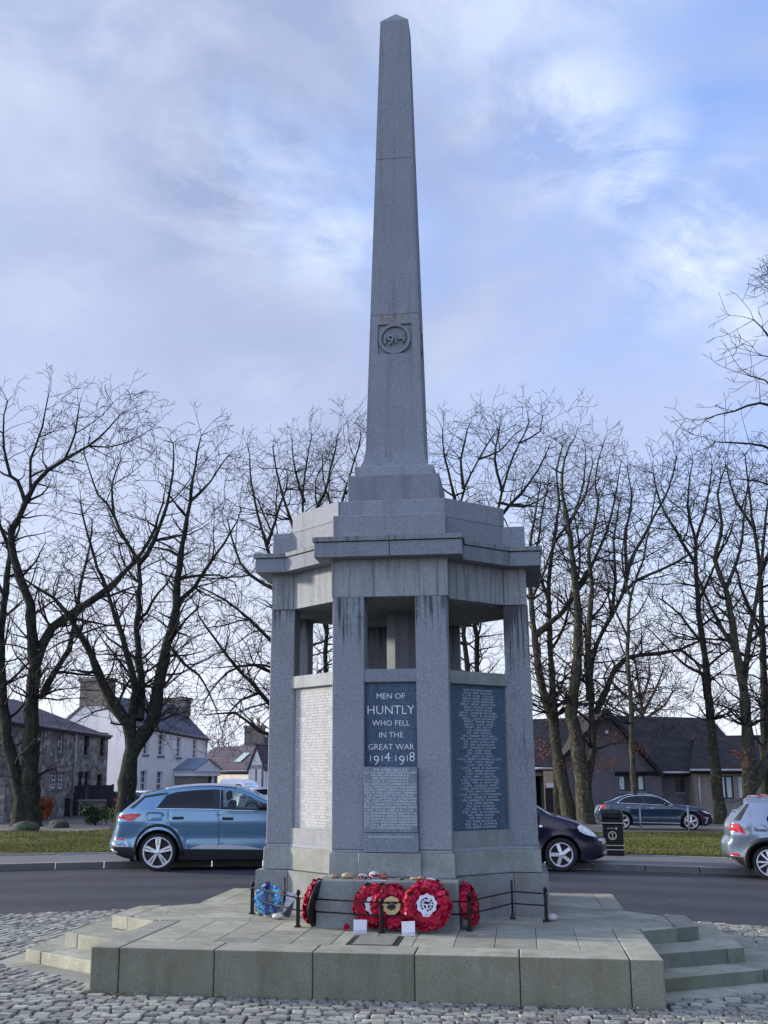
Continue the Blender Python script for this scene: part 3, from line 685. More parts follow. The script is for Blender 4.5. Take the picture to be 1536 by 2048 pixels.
wreath('poppy_wreath','red poppy wreath seen edge-on between the ledge and a black railing post',937,1815,-1.68,.212,R(78),R(14),15,group=GW)
bw=wreath('blue_wreath','small pale blue flower wreath tied with a navy ribbon',537,1802,-1.06,.158,R(-8),R(8),21,mats=(M_BLUEF,M_BLUEF2,M_BLUEF2),back=False,dens=1.25)
m=MB()
m.add([(-.028,-.062,.16),(.034,-.066,.16),(.022,-.07,.05),(.030,-.07,-.155),(-.006,-.07,-.155),(-.016,-.07,.05)],[(0,5,2,1),(5,4,3,2)])
m.add([(.03,-.066,-.02),(.052,-.07,-.02),(.13,-.05,-.13),(.10,-.05,-.15)],[(0,3,2,1)])
m.lathe([(.001,0),(.03,.01),(.035,.02),(.02,.035),(.001,.04)],10,(0,-.05,.125),axis='y')
m.build('ribbon',M_RIB,bw).matrix_basis=Matrix.Rotation(-R(8),4,'X')
# railing
RAIL=thing('low_railing','low black iron railing with ball-topped posts round the memorial foot','railing',(X0,Y0,PH),-PSI)
def post(x,y,h=.315,w=.0165):
    m=MB().box(-w,w,-w,w,0,h-.075); m.box(-w*1.7,w*1.7,-w*1.7,w*1.7,0,.012); m.box(-w*1.35,w*1.35,-w*1.35,w*1.35,h-.085,h-.072)
    m.lathe([(.0,-.075),(.009,-.07),(.009,-.055),(.016,-.048),(.020,-.036),(.0215,-.026),(.019,-.012),(.011,-.003),(.0,0)],12,(0,0,h))
    m.build('post',M_BLK,RAIL,.002,loc=(x,y,0))
A0,A1=(-1.47,-.92),(-.83,-1.82); B1,B0=(.75,-1.86),(1.45,-1.08); MD=(-.02,-2.10); BL,BR=(-1.13,-.97),(1.13,-.94)
post(*A0); post(*A1,.33); post(*MD,.30); post(*B1,.33); post(*B0); post(-.70,-1.72,.42)
for p in (BL,BR):
    m=MB().tube([(0,0,0),(0,0,.36)],.010,8); m.prism([(-.03,-.03),(.03,-.03),(.03,.03),(-.03,.03)],0,.06,[(-.01,-.01),(.01,-.01),(.01,.01),(-.01,.01)]); m.build('stay_bar',M_BLK,RAIL,loc=(*p,0))
for z in (.255,.145):
    r=.007
    def rail(pts): MB().tube([(x,y,z) for x,y in pts],r,8).build('rail',M_BLK,RAIL)
    rail([A0,A1]); rail([A1,MD,B1]); rail([B1,BR,B0])
# stones on the ledge
def stone(label,px,py,yl,rx,ry,rz,mats,seed,z=PH+.4158,dots=0,name='painted_stone',cat='stone',group='pebbles left on the ledge',sq=2.2):
    x,_=onY(px,py,yl); rng=random.Random(seed); P=LW(x,yl,z); m=MB(); n,mm=16,9; vs=[];fs=[];mi=[]
    ph=[rng.random()*6.28 for _ in range(4)]
    for i in range(mm+1):
        th=PI*i/mm
        for k in range(n):
            a=2*PI*k/n; q=1+.07*math.sin(2*a+ph[0])+.05*math.sin(3*a+ph[1])*math.sin(th)
            vs.append((rx*q*math.sin(th)*math.cos(a),ry*q*math.sin(th)*math.sin(a),rz*(1-math.cos(th)*(1-.06*math.sin(a+ph[2])))-.002))
    o=MB()
    for i in range(mm):
        for k in range(n): fs.append((i*n+k,i*n+(k+1)%n,(i+1)*n+(k+1)%n,(i+1)*n+k))
    o.add(vs,fs,0,True)
    ob=o.build(name,mats[0],loc=P); ob.rotation_euler=(0,0,-PSI+rng.uniform(-.4,.4)); tag(ob,label,cat,group)
    if dots:
        d=MB()
        for k in range(dots):
            a=-PI/2+rng.uniform(-1.25,1.25); th=rng.uniform(.5,1.9)
            p=Vector((rx*math.sin(th)*math.cos(a),ry*math.sin(th)*math.sin(a),rz*(1-math.cos(th)*1.0)-.002)); N=Vector((p.x/rx**2,p.y/ry**2,(p.z-rz)/rz**2)).normalized(); U=N.orthogonal().normalized(); V2=N.cross(U); r=rx*.27
            vs=[p*1.0+N*.004]+[p+N*.003+(U*math.cos(2*PI*j/8)+V2*math.sin(2*PI*j/8))*r for j in range(8)]
            d.add(vs,[(0,1+j,1+(j+1)%8) for j in range(8)],0,True)
        d.build('painted_dots',mats[1],ob)
    return ob
def sm(n,c,**k): return plain(n,c,.6,var=.18,scale=25,**k)
S_TAN=sm('tan_pebble',(.30,.19,.13)); S_CRE=sm('cream_pebble',(.38,.29,.19)); S_WHT=sm('white_pebble',(.50,.46,.46)); S_RED=sm('red_pebble',(.34,.07,.055)); S_DRK=sm('dark_pebble',(.10,.10,.10)); S_BRN=sm('brown_pebble',(.28,.13,.10)); S_DOT=sm('dark_red_paint',(.22,.008,.02))
stone('smooth tan pebble at the end of the row on the ledge',669,1748,-1.62,.046,.035,.021,(S_TAN,),1)
stone('long cream pebble beside the tan one on the ledge',697,1747,-1.62,.066,.04,.029,(S_CRE,),2)
stone('small white pebble painted with dark red dots',726,1751,-1.66,.042,.035,.026,(S_WHT,S_DOT),3,dots=9)
stone('upright white pebble painted with big red poppies',748,1750,-1.67,.048,.038,.037,(S_WHT,S_DOT),4,dots=11)
stone('round pebble painted all over in red',767,1751,-1.67,.046,.038,.031,(S_RED,S_BRN),5,dots=3)
stone('small dark pebble with a pale end',802,1756,-1.68,.033,.028,.013,(S_DRK,),6)
stone('small dark pebble with a pale end, light half',797,1756,-1.70,.016,.014,.010,(S_CRE,),16).__setitem__('label','tiny cream pebble touching the dark one')
stone('flat cream pebble beside the brown one',828,1756,-1.68,.038,.028,.015,(S_CRE,),7)
stone('reddish brown pebble near the row end',843,1755,-1.68,.042,.032,.020,(S_BRN,),8)
for lb,px,py,yl in (('small white painted tile tucked behind another',858,1754,-1.64),('small white painted tile lying flat at the ledge edge',864,1757,-1.70)):
    x,_=onY(px,py,yl); o=MB().box(-.036,.036,-.02,.02,0,.016).build('painted_tile',M_WHITE,bevel=.005,loc=LW(x,yl,PH+.4158),seg=2); o.rotation_euler=(0,0,-PSI+.08); tag(o,lb,'tile')
x,_=onY(757,1759,-1.74); o=MB().box(-.075,.075,-.016,.016,0,.004).build('paper_strip',M_WHITE,bevel=.001,loc=LW(x,-1.76,PH+.4158)); o.rotation_euler=(0,.01,-PSI-.03); tag(o,'white paper strip lying in front of the painted pebbles','paper')
# ground pebbles
stone('smooth white stone at the foot of the blue wreath',556,1822,-1.28,.058,.045,.028,(S_WHT,),31,z=PH,group=None)
stone('mossy grey stone under the blue wreath',520,1826,-1.02,.036,.03,.020,(sm('mossy_pebble',(.20,.24,.22)),),32,z=PH,group=None)
stone('flat pale pebble under the navy ribbon',533,1827,-1.12,.026,.02,.011,(S_WHT,),33,z=PH,group=None)
stone('grey white stone resting behind the railing end post',1103,1841,-1.02,.06,.05,.035,(sm('grey_pebble',(.42,.40,.39)),),34,z=PH,group=None)
# cards
def card(label,px,py,yl,w,h,seed):
    x,_=onY(px,py,yl); o=MB(); o.box(-w/2,w/2,-.003,.003,.028,h); o2=MB().box(-w/2,w/2,-.004,.004,0,.030)
    t=thing('message_card',label,'card',LW(x,yl,PH),-PSI+seed*.03); o.build('card_face',M_WHITE,t,.001).rotation_euler=(R(-14),R(seed),0); o2.build('card_foot',plain('card_print',(.42,.40,.46),.6,var=.3,scale=60),t).rotation_euler=(R(-14),R(seed),0)
card('blank white message card propped below the gold-centred wreath',720,1850,-2.18,.118,.118,0)
card('tilted white message card propped below the white-centred wreath',817,1852,-2.26,.118,.122,-4)
# little paper poppy
x,_=onY(693,1853,-1.98); mb=MB(); rg=random.Random(4)
for k in range(5): petals(mb,Vector((rg.uniform(-.008,.008),rg.uniform(-.01,.01),.018+.006*k)),Vector((rg.gauss(0,.5),-.7,.8)),.026,rg,0,lay=1)
o=mb.build('paper_poppy',[M_RED,M_RED2,M_PINK],loc=LW(x,-1.98,PH)); tag(o,'single small red paper poppy fallen on the paving','poppy')
# folded leaflet and plastic sleeve beside the blue wreath
x,_=onY(571,1812,-1.14); t=thing('picture_sleeve','grey white picture in a clear sleeve leaning behind the white stone','picture',LW(x,-1.10,PH),-PSI-.35)
m=MB().box(-.055,.055,-.004,.004,0,.235); m.build('sleeve',plain('grey_print',(.34,.36,.40),.3,var=.5,scale=18),t,.001).rotation_euler=(R(-12),R(10),0)
m=MB(); m.add([(-.05,-.008,.0),(.045,-.008,.0),(.045,-.008,.17)],[(0,1,2)]); m.build('dark_print',M_BLKP,t).rotation_euler=(R(-12),R(10),0)
# ------------------------------------------------------------------ vehicles
def paint(name,col,rough=.28,metal=.35,coat=.6):
    if name in MATS: return MATS[name]
    t=NT(name); co=t.coord(1); nz=t.noise(co,3,4,.6); dirt=t.n('MapRange',Value=t.n('SeparateXYZ',Vector=co).outputs[2],i1=.62,i2=.18)
    f=t.math('MULTIPLY',t.math('MULTIPLY',dirt.outputs[0],t.ramp(nz,(.3,.3),(.7,1.))),.35)
    c=t.mix(f,col,(.10,.095,.085)); b=t.bsdf(c,t.math('ADD',rough,t.math('MULTIPLY',f,.5)),metal,None,.5); b.inputs['Coat Weight'].default_value=coat; b.inputs['Coat Roughness'].default_value=.06
    MATS[name]=t.m; return t.m
def glass(name,tint,clear):
    if name in MATS: return MATS[name]
    t=NT(name); tr=t.n('BsdfTransparent',Color=(*tint,1)); gl=t.n('BsdfGlossy',Color=(.85,.92,1,1),Roughness=.03); dk=t.n('BsdfDiffuse',Color=(.006,.008,.012,1))
    m1=t.n('MixShader',Fac=clear); t.t.links.new(dk.outputs[0],m1.inputs[1]); t.t.links.new(tr.outputs[0],m1.inputs[2])
    fr=t.n('Fresnel',IOR=1.45); m2=t.n('MixShader',Fac=fr.outputs[0]); t.t.links.new(m1.outputs[0],m2.inputs[1]); t.t.links.new(gl.outputs[0],m2.inputs[2]); t.t.links.new(m2.outputs[0],t.out.inputs[0]); MATS[name]=t.m; return t.m
GL_D=glass('privacy_glass',(.03,.035,.05),.5); GL_C=glass('clear_car_glass',(.50,.60,.62),.9)
CH=plain('bright_trim',(.72,.74,.78),.22,.9,var=.03); CLAD=plain('black_cladding',(.012,.013,.018),.5,spec=.4); TYR=plain('tyre_rubber',(.012,.012,.014),.75); ALLOY=plain('alloy_silver',(.66,.67,.70),.32,.55,var=.03); WELL=plain('wheel_well',(.004,.004,.005),.9)
TAIL=plain('red_lamp_glass',(.45,.01,.03),.15,spec=.6,var=.3,scale=14); HEAD=plain('clear_lamp_glass',(.80,.84,.90),.12,.1,spec=.7,var=.2,scale=12); SEAT=plain('seat_cloth',(.02,.02,.024),.9); SILV=plain('silver_trim',(.55,.58,.64),.35,.5,var=.05)
def dens(pts,st,closed=True):
    out=[]; n=len(pts)
    for i in range(n if closed else n-1):
        a=Vector(pts[i]);b=Vector(pts[(i+1)%n]); k=max(1,int((b-a).length/st))
        for j in range(k): out.append(tuple(a+(b-a)*(j/k)))
    if not closed: out.append(tuple(pts[-1]))
    return out
def smoothline(p,it=1):
    for _ in range(it):
        q=[p[0]]
        for a,b in zip(p,p[1:]): q+= [(a[0]*.75+b[0]*.25,a[1]*.75+b[1]*.25),(a[0]*.25+b[0]*.75,a[1]*.25+b[1]*.75)]
        p=q+[p[-1]]
    return p
def inpoly(P,poly):
    x,y=P[:,0],P[:,1]; r=np.zeros(len(P),bool); n=len(poly); j=n-1
    for i in range(n):
        xi,yi=poly[i];xj,yj=poly[j]
        c=((yi>y)!=(yj>y))&(x<(xj-xi)*(y-yi)/((yj-yi) or 1e-12)+xi); r^=c; j=i
    return r
def dist(P,line):
    L=np.array(line); a=L[:-1];b=L[1:]; d=np.full(len(P),9.)
    for p,q in zip(a,b):
        v=q-p; l=max(v@v,1e-9); t=np.clip(((P-p)@v)/l,0,1); d=np.minimum(d,np.linalg.norm(P-(p+t[:,None]*v),axis=1))
    return d
def wheel(parent,x,y,r,style,rimr,side):
    w=bpy.data.objects.new('wheel',None); COL.objects.link(w); w.parent=parent; w.location=(x,y,r)
    wd=.105; t=MB(); pr=[(rimr,-wd*.9),(r*.93,-wd),(r*.985,-wd*.8),(r,-wd*.5),(r,wd*.5),(r*.985,wd*.8),(r*.93,wd),(rimr,wd*.9),(rimr*.96,0),(rimr,-wd*.9)]
    t.lathe(pr,36,axis='y'); t.build('tyre',TYR,w)
    m=MB(); sg=side  # outer face toward sg*y
    y0=sg*wd*.78
    def ringlathe(p): m.lathe([(a,-b) for a,b in p],36,axis='y')
    # lathe axis y maps z->-y
    m.lathe([(rimr*1.0,-sg*wd*.9),(rimr*1.02,-sg*wd*.95),(rimr*.93,-sg*wd*.86),(rimr*.90,-sg*wd*.4),(rimr*.88,sg*wd*.6)],36,axis='y')
    m.lathe([(.001,-sg*wd*.80),(rimr*.16,-sg*wd*.80),(rimr*.20,-sg*wd*.66),(rimr*.2,0)],20,axis='y')
    def spoke(a,w0,w1,r0,r1,da=0,mi=0,lift=0):
        ca,sa=math.cos(a),math.sin(a); ca2,sa2=math.cos(a+da),math.sin(a+da)
        def P(rr,o,d,c,s_): return (rr*c-o*s_, sg*wd*(.80+lift)-sg*d, rr*s_+o*c)
        vs=[P(r0,-w0,0,ca,sa),P(r0,w0,0,ca,sa),P(r1,w1,.012,ca2,sa2),P(r1,-w1,.012,ca2,sa2),P(r0,-w0,.035,ca,sa),P(r0,w0,.035,ca,sa),P(r1,w1,.05,ca2,sa2),P(r1,-w1,.05,ca2,sa2)]
        m.add(vs,[(0,1,2,3),(7,6,5,4),(0,4,5,1),(1,5,6,2),(2,6,7,3),(3,7,4,0)],mi)
    for k in range(5):
        a=PI/2+2*PI*k/5
        if style=='split': spoke(a,rimr*.10,rimr*.20,rimr*.15,rimr*.93); spoke(a,rimr*.02,rimr*.035,rimr*.45,rimr*.86,0,1,.03)
        elif style=='five': spoke(a+.3,rimr*.14,rimr*.15,rimr*.12,rimr*.93)
        elif style=='twin': spoke(a,rimr*.055,rimr*.06,rimr*.15,rimr*.93,.16); spoke(a,rimr*.055,rimr*.06,rimr*.15,rimr*.93,-.16)
        elif style=='swirl': spoke(a,rimr*.06,rimr*.075,rimr*.14,rimr*.93,.25); spoke(a+.5,rimr*.06,rimr*.075,rimr*.14,rimr*.93,.25)
    m.lathe([(.001,sg*wd*.1),(rimr*.9,sg*wd*.1)],24,axis='y',mi=1)
    for k in range(5):
        a=PI/2+2*PI*(k+.5)/5; rr=rimr*.24; m.lathe([(.001,-sg*wd*.83),(rimr*.035,-sg*wd*.83),(rimr*.035,-sg*wd*.6)],8,(rr*math.cos(a),0,rr*math.sin(a)),axis='y',mi=1)
    m.build('rim',[ALLOY,CLAD],w); return w
def car(name,label,sp,loc,head,group=None):
    """SP: side view measured as (u,v); origin u0,v0 (ground under the rear wheel), k units per metre."""
    root=thing(name,label,'car',loc,head,group); k=sp['k']; u0,v0=sp['o']
    q=lambda pts:[((u-u0)/k,(v0-v)/k) for u,v in pts]
    up=smoothline(q(sp['top']),1); Wd=sp['W']; wr=sp['wr']; ra=sp['ra']; zb=sp['zb']; xw=[0,sp['wb']]
    bot=[]
    for x in reversed(xw):
        h=math.sqrt(max(ra*ra-(wr-zb)**2,.01)); a0=math.atan2(zb-wr,h)
        bot+=[(x+ra*math.cos(a0+(PI-2*a0)*i/16),wr+ra*math.sin(a0+(PI-2*a0)*i/16)) for i in range(17)]
    outline=up+bot   # rear bottom -> over the roof -> front bottom -> arches back to the rear
    feats=[(f[0],q(f[1]),f[2]) for f in sp['feats']]
    lines=[q(l) for l in sp.get('lines',[])]
    P=[];Eg=[]
    def addloop(pts,closed=True):
        o=len(P); P.extend(pts); n=len(pts); Eg.extend([(o+i,o+(i+1)%n) for i in range(n if closed else n-1)])
    addloop(dens(outline,.05))
    for _,p,_m in feats: addloop(dens(p,.06))
    xs=[p[0] for p in outline]; zs=[p[1] for p in outline]
    oarr=np.array(outline); g=[]
    gx,gz=np.meshgrid(np.arange(min(xs),max(xs),.07),np.arange(min(zs),max(zs),.06)); G=np.stack([gx.ravel(),gz.ravel()],1)
    dd=dist(G,outline+[outline[0]]); G=G[inpoly(G,outline)&(dd>.028)]; P.extend([tuple(p) for p in G])
    ul=dens(up,.05,False); U=np.array(ul)
    tn=np.gradient(U,axis=0); tn/=np.linalg.norm(tn,axis=1)[:,None]+1e-9; nn=np.stack([tn[:,1],-tn[:,0]],1)
    for off in (.012,.03,.06):
        Q=U+nn*off; dq=dist(Q,outline+[outline[0]]); Q=Q[inpoly(Q,outline)&(dq>off*.7)]; P.extend([tuple(p) for p in Q])
    for l in lines:
        for off in (-.014,0,.014):
            L=np.array(dens(l,.05,False)); tt=np.gradient(L,axis=0); tt/=np.linalg.norm(tt,axis=1)[:,None]+1e-9; Q=L+np.stack([-tt[:,1],tt[:,0]],1)*off; Q=Q[inpoly(Q,outline)]
            if off==0 and len(Q)>1: addloop([tuple(p) for p in Q],False)
            else: P.extend([tuple(p) for p in Q])
    r=geometry.delaunay_2d_cdt([Vector(p) for p in P],Eg,[],0,1e-4,False)
    V=np.array([tuple(v) for v in r[0]]); T=np.array([f for f in r[2] if len(f)==3]); ct=V[T].mean(1); keep=inpoly(ct,outline); T=T[keep]; ct=ct[keep]
    cls=np.zeros(len(T),int); names=['body']; mats=[sp['paint']]
    for nme,p,mt in feats:
        names.append(nme); mats.append(mt); cls[inpoly(ct,p)]=len(names)-1
    # half width
    belt=sp['belt']; x0,x1=min(xs),max(xs)
    def half(p):
        x,z=p[:,0],p[:,1]; y=np.full(len(p),Wd)
        a=np.clip(z-belt,0,9); y=y-a*sp.get('tumble',.42)-.02*np.clip(a/.04,0,1)
        lo=np.clip((belt*.62-z)/(belt*.62),0,1); y=y-.10*lo**2
        cr=np.exp(-((z-belt*.80)/.05)**2)*.012; y=y+cr-.018*np.exp(-((z-belt*.55)/.10)**2)
        e=np.clip((x-x0)/.75,0,1); y=y-.17*(1-e)**2.4; e=np.clip((x1-x)/.95,0,1); y=y-.30*(1-e)**2.2
        d=dist(p,up); rr=.075; s=np.clip(d,0,rr); y=y-(rr-np.sqrt(np.maximum(rr*rr-(rr-s)**2,0)))
        for xx in xw:
            dw=np.hypot(x-xx,z-wr)-ra; y=y+.022*np.exp(-(np.clip(dw,0,9)/.07)**2)
        for l in lines:
            dl=dist(p,l); y=y-.006*np.exp(-(dl/.007)**2)
        return y
    Y=half(V)
    for ci,(nme,mt) in enumerate(zip(names,mats)):
        tt=T[cls==ci]
        if not len(tt): continue
        ids=np.unique(tt); mp=np.full(len(V),-1); mp[ids]=np.arange(len(ids)); inset=sp.get('inset',{}).get(nme,.006 if 'window' in nme else 0.0)
        A=np.stack([V[ids,0],-(Y[ids]-inset),V[ids,1]],1); B=A.copy(); B[:,1]*=-1
        t2=mp[tt]
        for sgn in ((-1,1) if nme!='body' else (0,)):
            if nme=='body':
                VV=np.concatenate([A,B]); FF=np.concatenate([t2[:,[0,1,2]],t2[:,[0,2,1]]+len(A)])
                # centre skin between the two sides
                uy=half(np.array(ul)); m=9; rows=[]
                for j in range(m):
                    s=-1+2*j/(m-1); bl=(1-s*s)
                    off=np.where(np.abs(nn[:,1])>.6,.035,.10)[:,None]
                    rows.append(np.stack([U[:,0]-nn[:,0]*off[:,0]*bl,uy*s,U[:,1]-nn[:,1]*off[:,0]*bl],1))
                n=len(U); sk=np.stack(rows,1).reshape(-1,3); fq=[];gq=[]
                wins=sp.get('screens',[])
                for i in range(n-1):
                    um=(U[i,0]+U[i+1,0])/2; zm=(U[i,1]+U[i+1,1])/2; isg=any(a<=um<=b and zm>c for a,b,c in [((a-u0)/k,(b-u0)/k,(v0-c)/k) for a,b,c in wins])
                    for j in range(m-1):
                        a=i*m+j; f=(a,a+1,a+m+1,a+m)
                        (gq if isg and 0<j<m-2 else fq).append(f)
                fq=np.array(fq); tri=np.concatenate([fq[:,[0,1,2]],fq[:,[0,2,3]]])+len(VV)
                o=npmesh('body',np.concatenate([VV,sk]),np.concatenate([FF,tri]),mt,root,smooth=True)
                # keep edges crisp between skin and side
                for nm,sel in (('windscreen',lambda x:x>(x0+x1)/2),('rear_screen',lambda x:x<=(x0+x1)/2)):
                    g2=[f for f in gq if sel(sk[f[0]][0])]
                    if g2: g2=np.array(g2); iu,inv=np.unique(g2,return_inverse=True); npmesh(nm,sk[iu],inv.reshape(g2.shape),sp.get('screenmat',GL_C),root,smooth=True)
            else:
                npmesh(nme,A if sgn<0 else B,t2 if sgn<0 else t2[:,[0,2,1]],mt,root,smooth=True)
    bx=MB(); bx.box(x0+.35,x1-.35,-Wd+.20,Wd-.20,zb-.03,belt-.22); bx.box(-ra*1.02,ra*1.02,-Wd+.05,Wd-.05,wr+ra*.4,wr+ra*1.06) if False else None
    bx.build('underbody',WELL,root)
    st=MB()
    for xx in sp.get('seats',[]):
        for yy in (-.36,.36): st.box(xx-.10,xx+.05,yy-.22,yy+.22,belt-.5,belt+.14); st.box(xx-.13,xx-.04,yy-.12,yy+.12,belt+.16,belt+.33)
    if st.v: st.build('seat',SEAT,root,.03)
    for xx in xw:
        for sd in (-1,1): wheel(root,xx,sd*(Wd-.115),wr,sp['wheel'],sp['rim'],sd)
    hv=lambda u,v: float(half(np.array([[ (u-u0)/k,(v0-v)/k ]]))[0])
    for (u,v,w_,h_) in sp.get('handles',[]):
        x,z=(u-u0)/k,(v0-v)/k; y=hv(u,v)
        for sd in (-1,1):
            MB().box(x-w_/2,x+w_/2,sd*y-.022,sd*y+.022,z-h_/2,z+h_/2).build('door_handle',sp.get('handlemat',CH),root,.012,seg=2)
    if 'mirror' in sp:
        u,v=sp['mirror']; x,z=(u-u0)/k,(v0-v)/k; y=hv(u,v)
        for sd in (-1,1):
            m=MB(); m.lathe([(.001,-.09),(.05,-.075),(.075,-.03),(.078,.03),(.06,.08),(.001,.10)],14,axis='x'); o=m.build('mirror',sp.get('mirrormat',CLAD),root); o.location=(x,sd*(y+.13),z+.02); o.scale=(1,1.3,.85)
            MB().box(-.03,.03,-.08,.08,-.015,.015).build('mirror_arm',CLAD,root,.01,loc=(x+.02,sd*(y+.02),z-.03))
    for pts,rad,mt,nm in sp.get('tubes',[]):
        pp=dens(smoothline(q(pts),1),.06,False); hy=half(np.array(pp))
        for sd in (-1,1): MB().tube([(x,sd*(y+.004),z) for (x,z),y in zip(pp,hy)],rad,6).build(nm,mt,root)
    return root
P_BLUE=paint('blue_car_paint',(.125,.25,.385),.24,.55); P_NAVY=paint('navy_car_paint',(.003,.004,.022),.22,.1,.22); P_TEAL=paint('dark_blue_car_paint',(.012,.035,.075),.22,.4); P_SILV=paint('silver_car_paint',(.20,.25,.33),.28,.6)
BLUE=dict(k=460,o=(457,782),W=.86,wr=.337,ra=.405,zb=.20,wb=2.54,belt=1.09,rim=.268,wheel='split',paint=P_BLUE,mirror=(1335,262),seats=[.55,1.35],screenmat=GL_D,
 top=[(265,692),(130,668),(58,622),(56,560),(72,535),(88,470),(100,420),(106,360),(112,325),(150,288),(215,238),(300,172),(302,152),(350,146),(470,115),(560,98),(700,86),(830,80),(950,82),(1080,92),(1180,112),(1280,152),(1400,214),(1500,268),(1570,300),(1680,316),(1800,338),(1900,378),(1955,430),(1970,500),(1965,580),(1945,650),(1890,690)],
 screens=[(1200,1560,310),(200,300,240)],
 feats=[('lower_cladding',[(62,562),(200,584),(285,590),(250,695),(130,668),(58,622)],CLAD),('lower_cladding',[(640,600),(715,602),(1420,612),(1440,700),(630,700)],CLAD),('lower_cladding',[(1800,640),(1950,640),(1880,692),(1790,692)],CLAD),
  ('sill_trim',[(715,600),(825,566),(975,567),(1200,578),(1365,608)],SILV),('bumper_trim',[(60,556),(66,540),(104,572),(192,577),(172,536),(188,540),(210,583),(90,583)],SILV),('bumper_trim',[(57,602),(120,628),(100,636),(60,620)],SILV),
  ('tail_light',[(107,350),(120,324),(200,313),(306,313),(298,332),(240,373),(190,370),(150,352)],TAIL),('reflector',[(92,516),(160,511),(178,531),(102,532)],TAIL),
  ('pillar_trim',[(205,264),(318,168),(440,146),(530,140),(518,154),(335,182),(240,272)],CLAD),
  ('window',[(432,267),(516,158),(600,134),(750,120),(906,113),(914,271)],GL_D),('pillar_trim',[(914,271),(906,113),(966,113),(974,276)],CLAD),('window',[(976,278),(972,116),(1080,124),(1180,150),(1260,184),(1340,226),(1420,272),(1400,290)],GL_C),
  ('fuel_flap',[(366,311),(484,313),(490,365),(376,372)],P_BLUE)],
 lines=[[(366,311),(484,313),(490,365),(376,372),(366,311)],[(540,276),(545,340),(556,410),(600,440)],[(690,520),(700,600)],[(964,277),(975,380),(980,600)],[(1500,300),(1480,600)]],
 handles=[(620,348,.21,.05),(1040,354,.21,.05)],handlemat=CLAD,tubes=[([(430,270),(700,274),(1000,282),(1290,293)],.009,CH,'window_strip'),([(505,108),(640,88),(830,76),(1000,80),(1110,92)],.018,SILV,'roof_rail'),([(270,640),(262,560),(300,480),(360,425),(455,400),(550,425),(612,480),(652,560),(660,640)],.028,CLAD,'arch_trim')])
def pxm(P): return F/(P.y*math.cos(TH)+(P.z-EYE)*math.sin(TH))
P=atZ(307,1743.3,0); car('blue_suv','metallic blue hatchback SUV parked at the kerb behind the memorial',BLUE,P+Vector((0,.86,0)),R(4))
NAVY=dict(k=686,o=(-1093,1315),W=.82,wr=.298,ra=.36,zb=.20,wb=1630/686,belt=.98,rim=.212,wheel='five',paint=P_NAVY,mirror=(215,640),seats=[.5,1.2],
 top=[(-1230,1180),(-1320,1100),(-1335,900),(-1320,700),(-1250,520),(-1180,400),(-1000,335),(-600,300),(-250,310),(-50,360),(140,455),(290,548),(430,634),(500,648),(650,690),(800,742),(950,832),(1050,908),(1086,965),(1090,1040),(1078,1090),(1102,1112),(1085,1150),(950,1182)],
 screens=[(-20,420,640),(-1300,-1190,700)],
 feats=[('window',[(-1150,620),(-1080,420),(-900,370),(-420,360),(-420,620)],GL_D),('window',[(-390,620),(-390,360),(-120,380),(20,440),(150,530),(275,632)],GL_D),
 ('headlight',[(752,772),(792,746),(880,790),(960,850),(1006,902),(930,890),(830,860),(770,822)],HEAD),('fog_light',[(1008,918),(1060,928),(1064,948),(1030,950)],HEAD),('side_repeater',[(270,757),(292,748),(316,760),(312,776),(276,776)],HEAD),('lower_cladding',[(980,1090),(1104,1105),(1085,1152),(940,1185),(930,1150)],CLAD)],
 lines=[[(-400,640),(-380,1150)],[(250,640),(230,1150)],[(440,640),(700,760)]],handles=[(-480,720,.18,.035)],tubes=[([(140,452),(290,545),(430,631)],.010,CH,'pillar_strip'),([(500,645),(650,687),(800,738),(950,828)],.006,CH,'bonnet_edge')])
P=atZ(1134,1744,0); h=R(-6); car('navy_hatchback','very dark navy hatchback with silver alloys nosing out past the memorial',NAVY,P+Vector((-math.cos(h)*1630/686,.82-math.sin(h)*1630/686,0)),h)
SEDAN=dict(o=(336,600),W=.90,wr=.30,ra=.36,zb=.20,belt=.93,wheel='twin',paint=P_TEAL,mirror=(850,300),seats=[1.0,1.7],
 top=[(150,545),(70,500),(50,440),(55,400),(78,335),(100,302),(190,281),(280,243),(370,206),(450,193),(600,188),(740,197),(850,245),(985,314),(1100,325),(1250,346),(1340,382),(1384,415),(1396,470),(1386,525),(1310,548)],
 screens=[(200,380,285),(740,980,316)],
 feats=[('window',[(292,286),(382,228),(480,209),(580,206),(596,298)],GL_D),('window',[(606,299),(590,206),(740,216),(830,252),(922,314)],GL_D),('headlight',[(1250,372),(1300,380),(1372,416),(1320,408)],HEAD),('bumper_trim',[(1286,452),(1342,450),(1328,478),(1312,522),(1290,522),(1318,468)],SILV),('tail_light',[(82,318),(110,306),(146,312),(140,356),(96,352)],TAIL),('sill_trim',[(440,505),(1000,514),(1000,524),(440,512)],SILV)],
 lines=[[(600,300),(610,500)],[(930,320),(920,500)],[(400,300),(380,400)]],handles=[(410,338,.17,.03),(690,345,.17,.03)],tubes=[([(284,288),(330,252),(382,224),(480,204),(600,200),(740,210),(835,246),(935,316)],.014,CH,'window_strip'),([(284,288),(600,300),(935,318)],.011,CH,'window_strip')])
P=atG(1381,1661); s=pxm(P); SEDAN['k']=5.908*s; SEDAN['wb']=794/SEDAN['k']; 
kk=1/ (SEDAN['k']/270); SEDAN['wr']=100/SEDAN['k']; SEDAN['ra']=122/SEDAN['k']; SEDAN['rim']=76/SEDAN['k']; SEDAN['zb']=62/SEDAN['k']; SEDAN['belt']=300/SEDAN['k']; SEDAN['W']=.9*min(1,SEDAN['wr']/.31)
